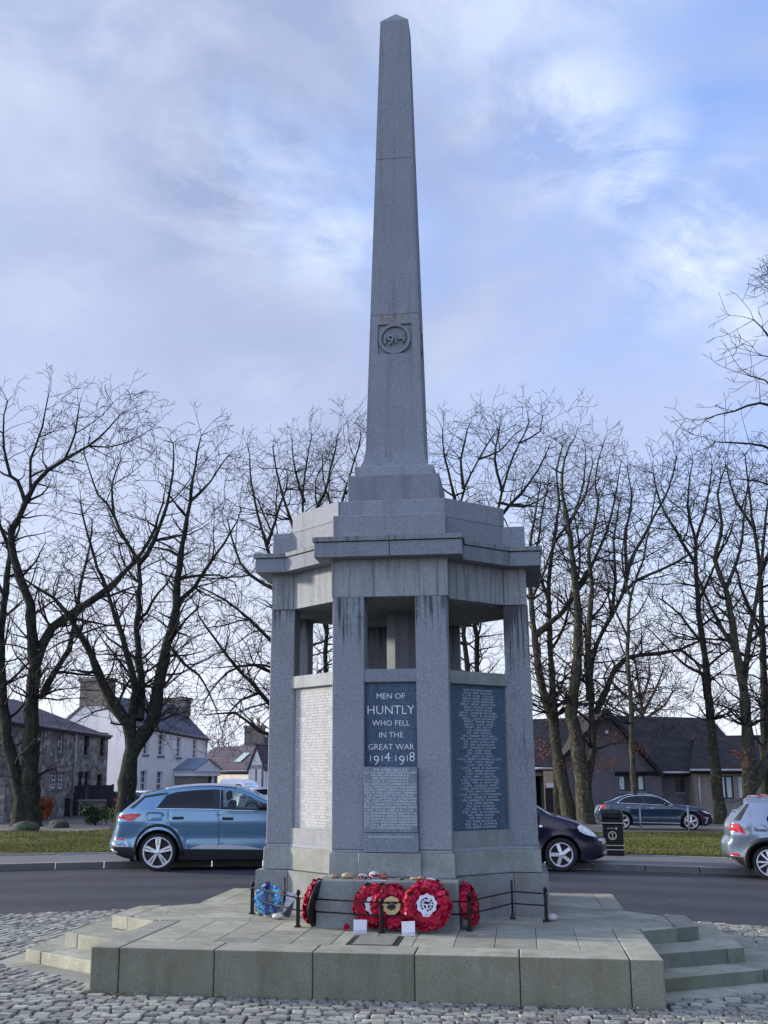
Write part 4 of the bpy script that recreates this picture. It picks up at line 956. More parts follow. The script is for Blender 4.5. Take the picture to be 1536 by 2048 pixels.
h=R(-9); car('dark_saloon','dark teal blue saloon with bright window trim parked beyond the grass',SEDAN,P+Vector((-math.cos(h)*SEDAN['wb'],SEDAN['W']-math.sin(h)*SEDAN['wb'],0))+Vector((.2,0,0)),h)
VW=dict(k=1099,o=(1355,1880),W=.82,wr=.283,ra=.35,zb=.20,wb=2660/1099,belt=.90,rim=.216,wheel='swirl',paint=P_SILV,mirror=(3050,880),seats=[.6,1.4],screenmat=GL_D,
 top=[(960,1690),(800,1592),(660,1500),(602,1400),(594,1242),(680,1150),(676,1050),(670,980),(690,900),(760,800),(900,610),(1000,505),(974,478),(1000,464),(1180,440),(1500,424),(1900,418),(2400,436),(2900,530),(3300,700),(3900,760),(4350,860),(4480,1000),(4505,1300),(4460,1560),(4380,1650)],
 screens=[(740,1000,830),(2600,3280,710)],
 feats=[('tail_light',[(676,995),(684,890),(862,880),(962,1052),(800,1034)],TAIL),('reflector',[(650,1422),(800,1410),(852,1472),(660,1452)],TAIL),('lower_cladding',[(630,1468),(870,1482),(1000,1500),(960,1700),(800,1600),(650,1500)],CLAD),('bumper_trim',[(690,1502),(712,1496),(806,1580),(790,1588)],CH),
 ('rear_glass_edge',[(752,826),(1020,512),(1066,524),(884,826)],CLAD),('window',[(1342,790),(1456,560),(1600,520),(1980,505),(2000,900),(1440,962),(1376,860)],GL_D),('window',[(2040,900),(2020,505),(2350,520),(2700,600),(3060,800),(3080,870)],GL_D),('headlight',[(4000,900),(4300,900),(4440,1010),(4100,1000)],HEAD),('lower_cladding',[(1760,1600),(3600,1600),(3600,1700),(1760,1700)],CLAD),('fuel_flap',[(1070,880),(1270,880),(1352,962),(1340,1012),(1130,1010),(1080,930)],P_SILV)],
 lines=[[(1070,880),(1270,880),(1352,962),(1340,1012),(1130,1010),(1070,880)],[(1440,965),(1500,1150),(1640,1300)],[(2020,905),(2040,1600)],[(860,880),(1050,1170)],[(3080,880),(3000,1600)]],handles=[(1800,1020,.18,.035),(2800,1020,.18,.035)],
 tubes=[([(960,1650),(930,1480),(1010,1300),(1160,1190),(1355,1150),(1560,1190),(1710,1310),(1790,1480),(1750,1650)],.045,CLAD,'arch_trim')])
P=atZ(1525,1762,0); h=R(-19); P=P+Vector((.44,0,0)); vw=car('silver_hatchback','silver blue hatchback with black arch trims at the kerb',VW,P+Vector((0,.82,0)),h)
# cars further off
def variant(b,paintm,k,**kw):
    s=dict(b); s.update(kw); s['paint']=paintm; return s
def far(name,label,spec,px,py,pm,head,off=0,group=None,dz=0):
    P=atG(px,py); o=car(name,label,spec,P+Vector((0,off,0)),head,group); o.location.z=terr(o.location.x,o.location.y)+dz; return o
P_RED=paint('red_car_paint',(.42,.012,.02),.25,.1); P_WHT=paint('white_car_paint',(.72,.73,.75),.3,0); P_BLK=paint('black_car_paint',(.008,.008,.010),.25,.1)
far('red_hatchback','bright red hatchback half hidden behind the silver car',dict(VW,paint=P_RED),1530,1664,1,R(8))
far('dark_hatchback','small dark hatchback with red tail lamps parked by the low garden wall',dict(VW,paint=P_BLK),222,1628,1,R(62))
far('white_hatchback','white hatchback peeping out behind the forked tree trunk',dict(VW,paint=P_WHT),262,1628,1,R(150),6)
far('white_car','white car parked before the low cottage, only its roof in view',dict(BLUE,paint=P_WHT),478,1632,1,R(20),6)
VAN=dict(NAVY,paint=P_WHT,W=.95,belt=1.3,top=[(-1230,1180),(-1330,1100),(-1340,400),(-1300,-60),(-1150,-100),(-300,-100),(60,-40),(250,130),(430,420),(700,560),(950,720),(1050,860),(1090,1000),(1085,1150),(950,1182)],screens=[(60,420,430)],feats=[('window',[(-250,420),(-250,100),(20,110),(180,200),(330,420)],GL_D),('headlight',[(780,660),(900,720),(960,800),(850,780)],HEAD)],lines=[[(-300,100),(-300,1150)]],tubes=[],handles=[(-420,560,.2,.04)],mirror=(300,430))
far('white_van','white van with a rounded roof beside the white house',VAN,405,1634,1,R(-35),14)
# ------------------------------------------------------------------ buildings and garden things
def walls(name,c,c2,sc,bump=.4,rough=.92,warm=None):
    t=NT(name); co=t.coord(1); n1=t.noise(co,sc,5,.65); n2=t.noise(co,.5,5,.6); st=t.noise(t.coord((2.2,2.2,.12)),1,5,.6)
    k=t.mix(t.ramp(n1,(.3,0.),(.7,1.)),c,c2); k=t.mix(t.math('MULTIPLY',t.ramp(n2,(.4,0.),(.7,1.)),.3),k,tuple(x*.62 for x in c)); k=t.mix(t.math('MULTIPLY',t.ramp(st,(.52,0.),(.72,1.)),.28),k,tuple(x*.45 for x in c))
    t.bsdf(k,rough,0,t.bump(n1,bump,.02),.25); return t.m
def rubble(name):
    t=NT(name); co=t.coord((1,1,1.25)); v=t.n('TexVoronoi',{'feature':'F1'},Vector=co,Scale=2.6,Randomness=.85); e=t.n('TexVoronoi',{'feature':'DISTANCE_TO_EDGE'},Vector=co,Scale=2.6,Randomness=.85)
    rnd=t.n('SeparateColor',Color=v.outputs['Color']).outputs[0]; n1=t.noise(co,18,4,.7)
    c=t.ramp(rnd,(.0,(.13,.125,.125)),(.45,(.21,.205,.205)),(.72,(.30,.29,.28)),(1.,(.52,.49,.43))); c=t.mix(t.math('MULTIPLY',n1,.35),c,(.06,.06,.065))
    c=t.mix(t.ramp(e.outputs['Distance'],(.03,1.),(.08,0.)),c,(.25,.24,.225))
    t.bsdf(c,.92,0,t.bump(t.ramp(e.outputs['Distance'],(.0,0.),(.1,1.)),.6,.03),.25); return t.m
def slates(name,c,c2,rows=5.5,moss=.0):
    t=NT(name); co=t.coord(1); sp=t.n('SeparateXYZ',Vector=co); z=sp.outputs[2]
    fr=t.math('FRACT',t.math('MULTIPLY',z,rows)); rid=t.math('FLOOR',t.math('MULTIPLY',z,rows))
    wn=t.n('TexWhiteNoise',{'noise_dimensions':'2D'},Vector=t.n('CombineXYZ',i0=rid,i1=t.math('FLOOR',t.math('MULTIPLY',t.math('ADD',t.math('ADD',sp.outputs[0],sp.outputs[1]),t.math('MULTIPLY',rid,.37)),3.2)),i2=0.0).outputs[0]).outputs[0]
    n1=t.noise(co,1.3,5,.65); n2=t.noise(co,25,4,.6)
    k=t.mix(wn,c,c2); k=t.mix(t.math('MULTIPLY',t.ramp(n1,(.45,0.),(.7,1.)),.5),k,tuple(x*.55 for x in c)); 
    if moss: k=t.mix(t.math('MULTIPLY',t.ramp(n2,(.62,0.),(.72,1.)),moss),k,(.13,.12,.09))
    k=t.mix(t.ramp(fr,(.0,1.),(.10,0.)),k,tuple(x*.25 for x in c))
    t.bsdf(k,.7,0,t.bump(t.math('ADD',fr,t.math('MULTIPLY',wn,.4)),.7,.03),.35); return t.m
W_WHITE=walls('white_harling',(.76,.72,.70),(.88,.84,.82),9); W_STONE=rubble('rubble_stone'); W_DARK=walls('grey_harling',(.10,.095,.11),(.155,.148,.165),14); W_TAN=walls('buff_harling',(.21,.185,.165),(.29,.26,.23),14)
W_OLD=walls('old_brown_stone',(.13,.115,.095),(.27,.24,.20),3.5,.8); R_SLATE=slates('blue_grey_slates',(.075,.08,.105),(.125,.13,.165)); R_PURP=slates('purple_slates',(.07,.055,.075),(.12,.10,.125)); R_OLD=slates('brown_stone_slates',(.07,.062,.05),(.14,.125,.10)); R_TILE=slates('dark_concrete_tiles',(.009,.009,.012),(.030,.027,.031),3.4,.5)
M_FRAME=plain('white_window_frame',(.72,.74,.78),.5,var=.04); M_DKF=plain('brown_window_frame',(.035,.026,.024),.5); M_GUT=plain('grey_gutter',(.13,.13,.15),.5); M_PIPE=plain('pale_downpipe',(.46,.46,.48),.5); M_CUR=plain('pale_curtain',(.52,.60,.64),.8,var=.2,scale=9); M_SILL=plain('grey_stone_sill',(.15,.155,.17),.85)
t=NT('window_glass'); nz=t.noise(t.coord(1),1.1,3,.5); t.bsdf(t.mix(t.ramp(nz,(.4,0.),(.6,1.)),(.012,.015,.022),(.045,.055,.075)),.05,0,None,.8); M_PANE=t.m
M_WOOD=plain('weathered_timber',(.035,.036,.045),.85,var=.45,scale=7,bump=.3); M_TAN=plain('tan_timber',(.36,.28,.20),.8,var=.2)
class Facade:
    """vertical wall plane from ground point A to B; s runs along it, z is world height"""
    def __init__(s,A,B,outn=None):
        s.A=Vector((A[0],A[1],0)); s.d=Vector((B[0]-A[0],B[1]-A[1],0)); s.L=s.d.length; s.d/=s.L; s.n=Vector((s.d.y,-s.d.x,0))
    def hit(s,px,py):
        r=ray(px,py); t=(s.A.dot(s.n))/(r.dot(s.n)); P=r*t; return ((P-s.A).dot(s.d),P.z+EYE)
    def P(s,u,z,o=0.0): q=s.A+s.d*u+s.n*o; return Vector((q.x,q.y,z))
    def rect(s,x0,x1,y0,y1):
        xm=(x0+x1)/2; u0,_=s.hit(x0,(y0+y1)/2); u1,_=s.hit(x1,(y0+y1)/2); _,z1=s.hit(xm,y0); _,z0=s.hit(xm,y1); return (min(u0,u1),max(u0,u1),z0,z1)
    def box(s,mb,u0,u1,o0,o1,z0,z1,mi=0):
        vs=[s.P(u,z,o) for z in (z0,z1) for o in (o0,o1) for u in (u0,u1)]
        return mb.add(vs,[(0,1,3,2),(4,6,7,5),(0,4,5,1),(2,3,7,6),(0,2,6,4),(1,5,7,3)],mi)
    def wall(s,mb,z0,zt0,zt1,ops,rev=.16):
        us=sorted({0,s.L,*[o[0] for o in ops],*[o[1] for o in ops]}); zs=sorted({z0,*[o[2] for o in ops],*[o[3] for o in ops]})
        zt=lambda u:zt0+(zt1-zt0)*u/s.L
        for a,b in zip(us,us[1:]):
            for i,z in enumerate(zs):
                m=((a+b)/2,((z+zs[i+1])/2 if i+1<len(zs) else z+.01))
                if any(o[0]<m[0]<o[1] and o[2]<m[1]<o[3] for o in ops): continue
                if i+1<len(zs): mb.add([s.P(a,z),s.P(b,z),s.P(b,zs[i+1]),s.P(a,zs[i+1])],[(0,1,2,3)])
                else: mb.add([s.P(a,z),s.P(b,z),s.P(b,zt(b)),s.P(a,zt(a))],[(0,1,2,3)])
        for o in ops:
            u0,u1,a,b=o[:4]
            for q in ([(u0,a),(u0,b)],[(u1,b),(u1,a)],[(u0,b),(u1,b)],[(u1,a),(u0,a)]): mb.add([s.P(*q[0]),s.P(*q[1]),s.P(*q[1],-rev),s.P(*q[0],-rev)],[(0,1,2,3)])
    def window(s,root,o,mats,cols=2,rows=4,rev=.16,curtain=None,sill=True,th=.055):
        u0,u1,a,b=o[:4]; m=MB(); f=-rev; 
        s.box(m,u0,u0+th,f-.04,f+.03,a,b); s.box(m,u1-th,u1,f-.04,f+.03,a,b); s.box(m,u0+th,u1-th,f-.04,f+.03,b-th,b); s.box(m,u0+th,u1-th,f-.04,f+.03,a,a+th*1.4)
        for i in range(1,cols): u=u0+(u1-u0)*i/cols; s.box(m,u-.016,u+.016,f-.02,f+.015,a+th,b-th)
        for i in range(1,rows): z=a+(b-a)*i/rows; w=.016 if i*2!=rows else .035; s.box(m,u0+th,u1-th,f-.02,f+.02,z-w,z+w)
        w=m.build('window',mats,root); g=MB(); s.box(g,u0+.02,u1-.02,f-.03,f-.022,a+.02,b-.02); g.build('pane',M_PANE,w)
        if curtain:
            wd=(u1-u0)
            for q0,q1 in ((u0+.05,u0+wd*curtain),(u1-wd*curtain,u1-.05)): c=MB(); s.box(c,q0,q1,f-.021,f-.012,a+.08,b-.06); c.build('curtain',M_CUR,w)
        if sill: c=MB(); s.box(c,u0-.08,u1+.08,-.02,.07,a-.13,a-.002); c.build('sill',M_SILL,w)
        return w
def slabq(mb,pts,th=.18,mi=0):
    a,b,c=Vector(pts[0]),Vector(pts[1]),Vector(pts[2]); n=(b-a).cross(c-a).normalized(); n=n if n.z>0 else -n; k=len(pts)
    vs=[Vector(p) for p in pts]+[Vector(p)-n*th for p in pts]
    return mb.add(vs,[tuple(range(k)),tuple(range(2*k-1,k-1,-1))]+[(i,(i+1)%k,k+(i+1)%k,k+i) for i in range(k)],mi)
def chimney(root,P,w,d,z0,z1,mat,ang,pots=2):
    M=Matrix.Translation((P[0],P[1],0))@Matrix.Rotation(ang,4,'Z'); m=MB(); m.box(-w/2,w/2,-d/2,d/2,z0,z1-.22,M=M); m.box(-w/2-.10,w/2+.10,-d/2-.10,d/2+.10,z1-.22,z1,M=M); c=m.build('chimney',mat,root)
    for i in range(pots):
        q=MB(); u=(-.5+(i+.5)/pots)*w*.7; q.lathe([(.0,-.02),(.17,0),(.14,.12),(.13,.62),(.17,.66),(.16,.75),(.10,.76)],12); o=q.build('chimney_pot',plain('buff_chimney_pot',(.42,.36,.28),.8),c); o.location=M@Vector((u,0,z1))
    return c
def gable_house(name,label,fa,depth,zg,ze0,ze1,ridge,wallm,roofm,ops,hip1=0,mats=None,overh=.15,hip0=0,cat='house'):
    """front facade FA (A left, B right as seen); ridge runs along it"""
    root=thing(name,label,cat,(0,0,0)); n=fa.n; bk=lambda u,z:fa.P(u,z,-depth)
    m=MB(); fa.wall(m,zg,ze0,ze1,ops)
    L=fa.L; r0=fa.P(hip0,ridge[0],-depth/2); r1=fa.P(L-hip1,ridge[1],-depth/2)
    A0,A1,B0,B1=fa.P(0,zg),fa.P(0,ze0),fa.P(L,zg),fa.P(L,ze1); C0,C1,D0,D1=bk(0,zg),bk(0,ze0),bk(L,zg),bk(L,ze1)
    m.add([A0,A1,C1,C0],[(0,1,2,3)]) ; m.add([B0,D0,D1,B1],[(0,1,2,3)]); m.add([C0,C1,D1,D0],[(0,1,2,3)])
    if not hip0: m.add([A1,r0,C1],[(0,1,2)])
    if not hip1: m.add([B1,D1,r1],[(0,1,2)])
    m.build('wall',wallm,root)
    o=overh; rf=MB(); up=Vector((0,0,.10))
    e=lambda u,z,q:fa.P(u,z-.12*(1 if q>-depth/2 else 1),q)
    slabq(rf,[e(-.08,ze0,o),e(L+.08,ze1,o),r1+up+fa.d*(.08 if not hip1 else 0),r0+up-fa.d*(.08 if not hip0 else 0)]); slabq(rf,[e(L+.08,ze1,-depth-o),e(-.08,ze0,-depth-o),r0+up-fa.d*(.08 if not hip0 else 0),r1+up+fa.d*(.08 if not hip1 else 0)])
    if hip1: slabq(rf,[e(L+.08,ze1,o),e(L+.08,ze1,-depth-o),r1+up])
    if hip0: slabq(rf,[e(-.08,ze0,-depth-o),e(-.08,ze0,o),r0+up])
    roof=rf.build('roof',roofm,root)
    g=MB(); g.tube([fa.P(-.05,ze0-.10,o+.05),fa.P(L+.05,ze1-.10,o+.05)],.07,8); g.build('gutter',M_GUT,root)
    return root,roof
def pipe(root,fa,px0,py0,px1,py1,mat=M_PIPE,r=.05):
    (u,z1),(u2,z0)=fa.hit(px0,py0),fa.hit(px1,py1); um=(u+u2)/2; MB().tube([fa.P(um,z0,.09),fa.P(um,z1,.09)],r,8).build('downpipe',mat,root)
def XY(px,Y): P=atY(px,CY+F*math.tan(TH),Y); return (P.x,P.y)
# stone house
fa=Facade(XY(-60,53.5),XY(214,71)); zg=terr(*XY(100,63))-.6
e0=fa.hit(100,1452); e1=fa.hit(214,1468.5); sl=(e1[1]-e0[1])/(e1[0]-e0[0]); ze1=e1[1]+sl*(fa.L-e1[0]); ze0=e0[1]-sl*e0[0]
ups=[fa.rect(77,89,1453.5,1502),fa.rect(119,128.5,1459.5,1505),fa.rect(168,178,1465.5,1510),fa.rect(200.5,209.5,1469.8,1513)]
lows=[fa.rect(70,83,1545,1592),fa.rect(104,115,1543,1577),fa.rect(118,128.5,1543,1577),fa.rect(156,166.5,1543,1578),fa.rect(168.5,178.5,1543,1578),fa.rect(193.5,205,1548,1578)]
ops=[(a,b,c,min(d,ze0+(ze1-ze0)*a/fa.L-.08)) for a,b,c,d in ups]+lows
u_r,_=fa.hit(93,1397); rz=atY(60,1392,fa.P(u_r,0,-4).y).z
sh,shr=gable_house('stone_house','grey rubble stone house with a hipped slate roof behind the forked tree',fa,8.0,zg,ze0,ze1,(rz,rz),W_STONE,R_PURP,ops,hip1=4.6)
for i,o in enumerate(ops): fa.window(sh,o,[M_FRAME if i in (0,1,5,6) else M_DKF],2 if i in (5,6) else 1,4 if i in (5,6) else 2)
pipe(sh,fa,150,1462,144,1585)
uc,_=fa.hit(40,1400); cp=fa.P(uc,0,-4); chimney(sh,cp,2.2,.9,rz-.4,atY(35,1358,cp.y).z,W_OLD,math.atan2(fa.d.y,fa.d.x),3)
# white house with porch
A=XY(250,78); B=XY(413,88.5); fa=Facade(A,B); zg=terr(*A)-.9
e0=fa.hit(307,1455.5); e1=fa.hit(412,1476); sl=(e1[1]-e0[1])/(e1[0]-e0[0]); ze0=e0[1]-sl*e0[0]; ze1=e1[1]
ops=[fa.rect(286,297,1466,1509),fa.rect(316.5,327.5,1469,1511.5),fa.rect(353,362,1475,1514.5),fa.rect(385.5,393.8,1479.5,1517),fa.rect(313,324.5,1543,1592),fa.rect(281,293,1541,1591)]
ridge=(atY(230,1391,fa.P(0,0,-2.8).y).z,atY(352,1413,fa.P(fa.L,0,-2.8).y).z)
wh,whr=gable_house('white_house','white harled two storey house with a columned porch and slate roof',fa,5.4,zg,ze0,ze1,ridge,W_WHITE,R_SLATE,ops)
for o in ops: fa.window(wh,o,[M_FRAME],2,4)
ang=math.atan2(fa.d.y,fa.d.x)
cp=fa.P(.35,0,-2.7); chimney(wh,cp,.9,2.3,ridge[0]-.7,atY(195,1357,cp.y).z,W_OLD,ang,0); cp=fa.P(fa.L-.4,0,-2.7); chimney(wh,cp,.9,2.3,ridge[1]-.8,atY(330,1396,cp.y).z,W_OLD,ang,0)
pipe(wh,fa,412,1480,409,1588)
# porch
u0,zt=fa.hit(350,1539); u1,_=fa.hit(400,1539); _,zr=fa.hit(378,1526); _,zf=fa.hit(375,1552); zb=zg; pd=1.5
pm=MB(); fa.box(pm,u0,u0+.25,0,pd,zb,zf); fa.box(pm,u1-.3,u1,0,pd,zb,zf); fa.box(pm,u0+.25,u0+(u1-u0)*.62,pd-.25,pd,zb,zf); po=pm.build('porch_wall',walls('porch_stone',(.19,.175,.15),(.28,.26,.22),5),wh)
pm=MB(); fa.box(pm,u0-.15,u1+.15,.002,pd+.15,zf,zt); fa.box(pm,u0-.25,u1+.25,.004,pd+.25,zt-.14,zt+.002); pm.build('porch_fascia',M_FRAME,wh)
pm=MB(); um=(u0+u1)/2
slabq(pm,[fa.P(u0-.3,zt,0),fa.P(u0-.3,zt,pd+.3),fa.P(um,zr+.35,pd+.3),fa.P(um,zr+.35,0)],.08); slabq(pm,[fa.P(u1+.3,zt,pd+.3),fa.P(u1+.3,zt,0),fa.P(um,zr+.35,0),fa.P(um,zr+.35,pd+.3)],.08); pm.build('porch_roof',plain('lead_roof',(.17,.22,.30),.6),wh)
pm=MB(); pm.add([fa.P(u0-.1,zt,pd+.22),fa.P(u1+.1,zt,pd+.22),fa.P(um,zr+.28,pd+.22)],[(0,1,2)]); pm.build('porch_pediment',M_FRAME,wh)
pm=MB(); fa.box(pm,u0+(u1-u0)*.66,u0+(u1-u0)*.80,pd-.3,pd-.2,zb,zf); pm.build('door',M_DKF,wh); pm=MB(); fa.box(pm,u0+(u1-u0)*.80,u0+(u1-u0)*.87,pd-.15,pd,zb,zf); pm.build('porch_post',M_FRAME,wh)
# low cottage with skylight
fa=Facade(XY(380,92.5),XY(500,88)); zg=terr(*XY(450,90))-.5; ze=fa.hit(450,1541)[1]; rz=atY(455,1495,93).z
ops=[fa.rect(450,467,1573,1592)]
ct,ctr=gable_house('low_cottage','low white cottage with a purple slate roof and one skylight',fa,5.5,zg,ze,ze,(rz,rz),W_WHITE,R_PURP,ops)
for o in ops: fa.window(ct,o,[plain('blue_grey_shutter',(.20,.26,.32),.7)],3,1)
u,_=fa.hit(474,1522); k=.36; p=lambda a,o:fa.P(u-.85+a,ze+(rz-ze)*o+.14,-2.75*o); m=MB(); slabq(m,[p(-.35,.30),p(.35,.30),p(.35,.68),p(-.35,.68)],.06); m.build('skylight',plain('skylight_glass',(.40,.50,.52),.2,spec=.7),ct)
# steep gabled white wing, end-on, with slit window
g=thing('gabled_wing','narrow white gabled house end with a tall slit window','house',(0,0,0)); f2=Facade(XY(497,84),XY(531,83)); zg=terr(*XY(515,84))-.5
oo=[f2.rect(510,513.8,1530,1562),f2.rect(504,516.5,1568,1592)]; ez=f2.hit(500,1538)[1]; az=f2.hit(514,1490)[1]; m=MB(); f2.wall(m,zg,ez,ez,oo); m.add([f2.P(0,ez),f2.P(f2.L,ez),f2.P(f2.L/2,az)],[(0,1,2)]); 
for u in (0,f2.L): m.add([f2.P(u,zg),f2.P(u,ez),f2.P(u,ez,-8),f2.P(u,zg,-8)],[(0,1,2,3)])
m.build('wall',W_WHITE,g); m=MB(); h=f2.L/2
slabq(m,[f2.P(-.12,ez-.1,.1),f2.P(h,az+.1,.1),f2.P(h,az+.1,-8),f2.P(-.12,ez-.1,-8)],.14); slabq(m,[f2.P(f2.L+.12,ez-.1,.1),f2.P(f2.L+.12,ez-.1,-8),f2.P(h,az+.1,-8),f2.P(h,az+.1,.1)],.14); m.build('roof',R_PURP,g)
f2.window(g,oo[0],[M_DKF],1,1,sill=False); f2.window(g,oo[1],[M_DKF],1,1,sill=False); pipe(g,f2,526,1530,526,1585,M_GUT)
# old stone house with a heavy chimney behind the cottage
f3=Facade(XY(446,101),XY(500,99)); zg=terr(*XY(480,100))-.5; ez=f3.hit(480,1508)[1]; rz=f3.hit(480,1472)[1]
oh,_=gable_house('old_stone_house','dark old stone house with a massive chimney rising behind the cottage',f3,7,zg,ez,ez,(rz,rz),W_OLD,R_OLD,[],overh=.1,hip0=.9,hip1=.9)
u,_=f3.hit(475,1470); chimney(oh,f3.P(u,0,-2.2),1.75,1.2,ez+.3,f3.hit(475,1450)[1],W_OLD,0,2)
# ---- single storey hall on the other side
YW=66.0
hall=thing('bungalow_hall','long low dark harled hall with a big gable and dark tiled roofs among the trees','hall',(0,0,0))
Pz=lambda px,py,Y:atY(px,py,Y); zg=terr(*XY(1230,YW))-.5
m=MB(); gl,gr=1118,1322; fg=Facade(XY(gl,YW),XY(gr,YW)); op=[fg.rect(1238,1290,1551,1582)]; el=fg.hit(gl,1522)[1]; er=fg.hit(gr,1543)[1]; fg.wall(m,zg,min(el,er),min(el,er),op); ap=fg.hit(1214.5,1423); e=min(el,er)
m.add([fg.P(0,e),fg.P(fg.L,e),fg.P(fg.L,er),fg.P(ap[0],ap[1]),fg.P(0,el)],[(0,1,2,3,4)]); m.add([fg.P(0,zg),fg.P(0,el),fg.P(0,el,-6),fg.P(0,zg,-6)],[(0,1,2,3)]); m.add([fg.P(fg.L,zg),fg.P(fg.L,er),fg.P(fg.L,er,-6),fg.P(fg.L,zg,-6)],[(0,1,2,3)])
m.build('gable_wall',W_DARK,hall)
fg.window(hall,op[0],[M_DKF],3,1,curtain=.22)
f4=Facade(XY(1322,YW+.6),XY(1388,YW+.6)); op=[f4.rect(1351,1369,1553,1584)]; m=MB(); z4=f4.hit(1350,1545)[1]; f4.wall(m,zg,z4,z4,op); m.build('wall',W_DARK,hall); f4.window(hall,op[0],[M_DKF],1,1)
f5=Facade(XY(1388,YW-.6),XY(1760,YW-.6)); z5=f5.hit(1450,1539)[1]; op=[f5.rect(1440,1467.5,1552,1598),f5.rect(1476.5,1503,1551,1599),f5.rect(1530,1560,1551,1599),f5.rect(1600,1630,1551,1599)]; m=MB(); f5.wall(m,zg,z5,z5,op); m.add([f5.P(0,zg),f5.P(0,z5),f5.P(0,z5,-6),f5.P(0,zg,-6)],[(0,1,2,3)]); m.build('wall',W_TAN,hall)
m=MB(); f5.box(m,0,f5.L,0,.05,zg,f5.hit(1450,1628)[1]); m.build('wall_plinth',W_TAN,hall)
for o in op: f5.window(hall,o,[M_DKF],2,1,curtain=.42)
f6=Facade(XY(1010,YW+.3),XY(1118,YW+.3)); z6=f6.hit(1090,1536)[1]; op=[f6.rect(1066,1088,1552,1650)]; m=MB(); f6.wall(m,zg,z6,z6,op,1.2); m.build('wall',W_TAN,hall)
m=MB(); f6.box(m,op[0][0],op[0][1],-1.3,-1.2,zg,z6); m.build('porch_back',WELL,hall); m=MB(); u,_=f6.hit(1090,1560); f6.box(m,u-.12,u+.10,0,.1,zg,z6); m.build('porch_post',M_DKF,hall)
rf=MB()
Yr=YW+6
def RQ(*p): slabq(rf,[Pz(*q) for q in p],.22)
GA=(1214.5,1416)
ga=Pz(*GA,YW-.5); gb=Vector((ga.x,Yr+2,ga.z))
for (ex,ey) in ((gl-10,1531),(gr+8,1548)):
    q=Pz(ex,ey,YW-.5); slabq(rf,[q,ga,gb,Vector((q.x,Yr+2,q.z))],.22)
a,b=Pz(1230,1545,YW-.1),Pz(1396,1545,YW-.1); c,d=Pz(1422,1436,Yr),Pz(1225,1431,Yr); c2=Pz(1452,1470,Yr-1.8); slabq(rf,[a,b,Vector((c2.x,c2.y,c2.z)),c,d],.2)
a,b=Pz(1380,1541,YW-1.1),Pz(1770,1541,YW-1.1); c,d=Pz(1770,1466,YW+3),Pz(1388,1472,YW+3); slabq(rf,[a,b,c,d],.2); slabq(rf,[Vector((a.x,YW+7,a.z)),Vector((d.x,d.y,d.z)),Vector((c.x,c.y,c.z)),Vector((b.x,YW+7,b.z))],.2)
a,b=Pz(990,1537,YW-.3),Pz(1128,1537,YW-.3); c,d=Pz(1200,1434,Yr),Pz(1000,1440,Yr); slabq(rf,[a,b,c,d],.2)
rf.build('roof',R_TILE,hall)
m=MB(); 
for (p0,p1,Y) in (((1380,1540),(1770,1540),YW-1.15),((1324,1545),(1392,1545),YW-.15),((1060,1537),(1112,1537),YW-.38)): m.tube([Pz(*p0,Y),Pz(*p1,Y)],.06,8)
m.build('gutter',M_PIPE,hall)
pipe(hall,f5,1398,1550,1400,1625)
m=MB().lathe([(.0,0),(.09,.02),(.12,.09),(.08,.17),(.0,.19)],12,axis='y'); o=m.build('wall_lamp',plain('white_lamp_housing',(.65,.68,.72),.4),hall); o.location=Pz(1213,1465,YW-.02)
t=thing('picket_fence','short white-backed picket fence with a pinned notice by the hall door','fence',(0,0,0)); f7=Facade(XY(1089,YW-3),XY(1111,YW-3)); zb=terr(*XY(1100,YW-3)); zt=f7.hit(1100,1576)[1]
n=7
for i in range(n): m=MB(); u=f7.L*(i+.5)/n; f7.box(m,u-.06,u+.06,0,.03,zb+.05,zt); m.build('picket',M_WOOD,t)
for zz in (.3,.75): m=MB(); z=zb+(zt-zb)*zz; f7.box(m,0,f7.L,-.05,-.002,z-.06,z+.06); m.build('fence_rail',M_WOOD,t)
m=MB(); f7.box(m,-.02,f7.L+.02,-.16,-.12,zb,zt+.9); m.build('backing_board',M_TAN,t)
m=MB(); u0,z0=f7.hit(1093,1575); u1,z1=f7.hit(1107.5,1566); f7.box(m,u0,u1,.04,.06,z0,z1); m.build('notice',M_WHITE,t)
# ------------------------------------------------------------------ garden wall, gates, bins, posts
def flatbox(name,label,cat,px0,px1,pyb,pyt,th,mat,cap=None,Y=None,parent=None,rot=0):
    G=atG((px0+px1)/2,pyb); f=Facade(XY(px0,G.y),XY(px1,G.y+rot)); zb=terr(G.x,G.y)-.1; zt=f.hit((px0+px1)/2,pyt)[1]; t=parent or thing(name,label,cat,(0,0,0))
    m=MB(); f.box(m,0,f.L,-th,0,zb,zt); m.build('pier' if cap else 'wall',mat,t,.02)
    if cap: m=MB(); f.box(m,-.06,f.L+.06,-th-.06,.06,zt,zt+cap); m.build('cap_stone',M_SILL,t,.03)
    return t,f,zb,zt
flatbox('gate_pier','square stone gate pier with a flat cap beside the wheeled bin','gate pier',101,113,1634,1580,.6,W_OLD,.16)
flatbox('gate_pier','mossy stone pier at the street corner, beside the thick double trunk','gate pier',-2,13,1645,1572,.6,W_STONE,.16)
flatbox('garden_wall','rough stone garden wall in front of the stone house','wall',14,102,1632,1588,.4,W_STONE,.1)
flatbox('low_garden_wall','low rounded rubble wall by the timber gates','wall',160,210,1634,1604,.5,W_OLD,.12)
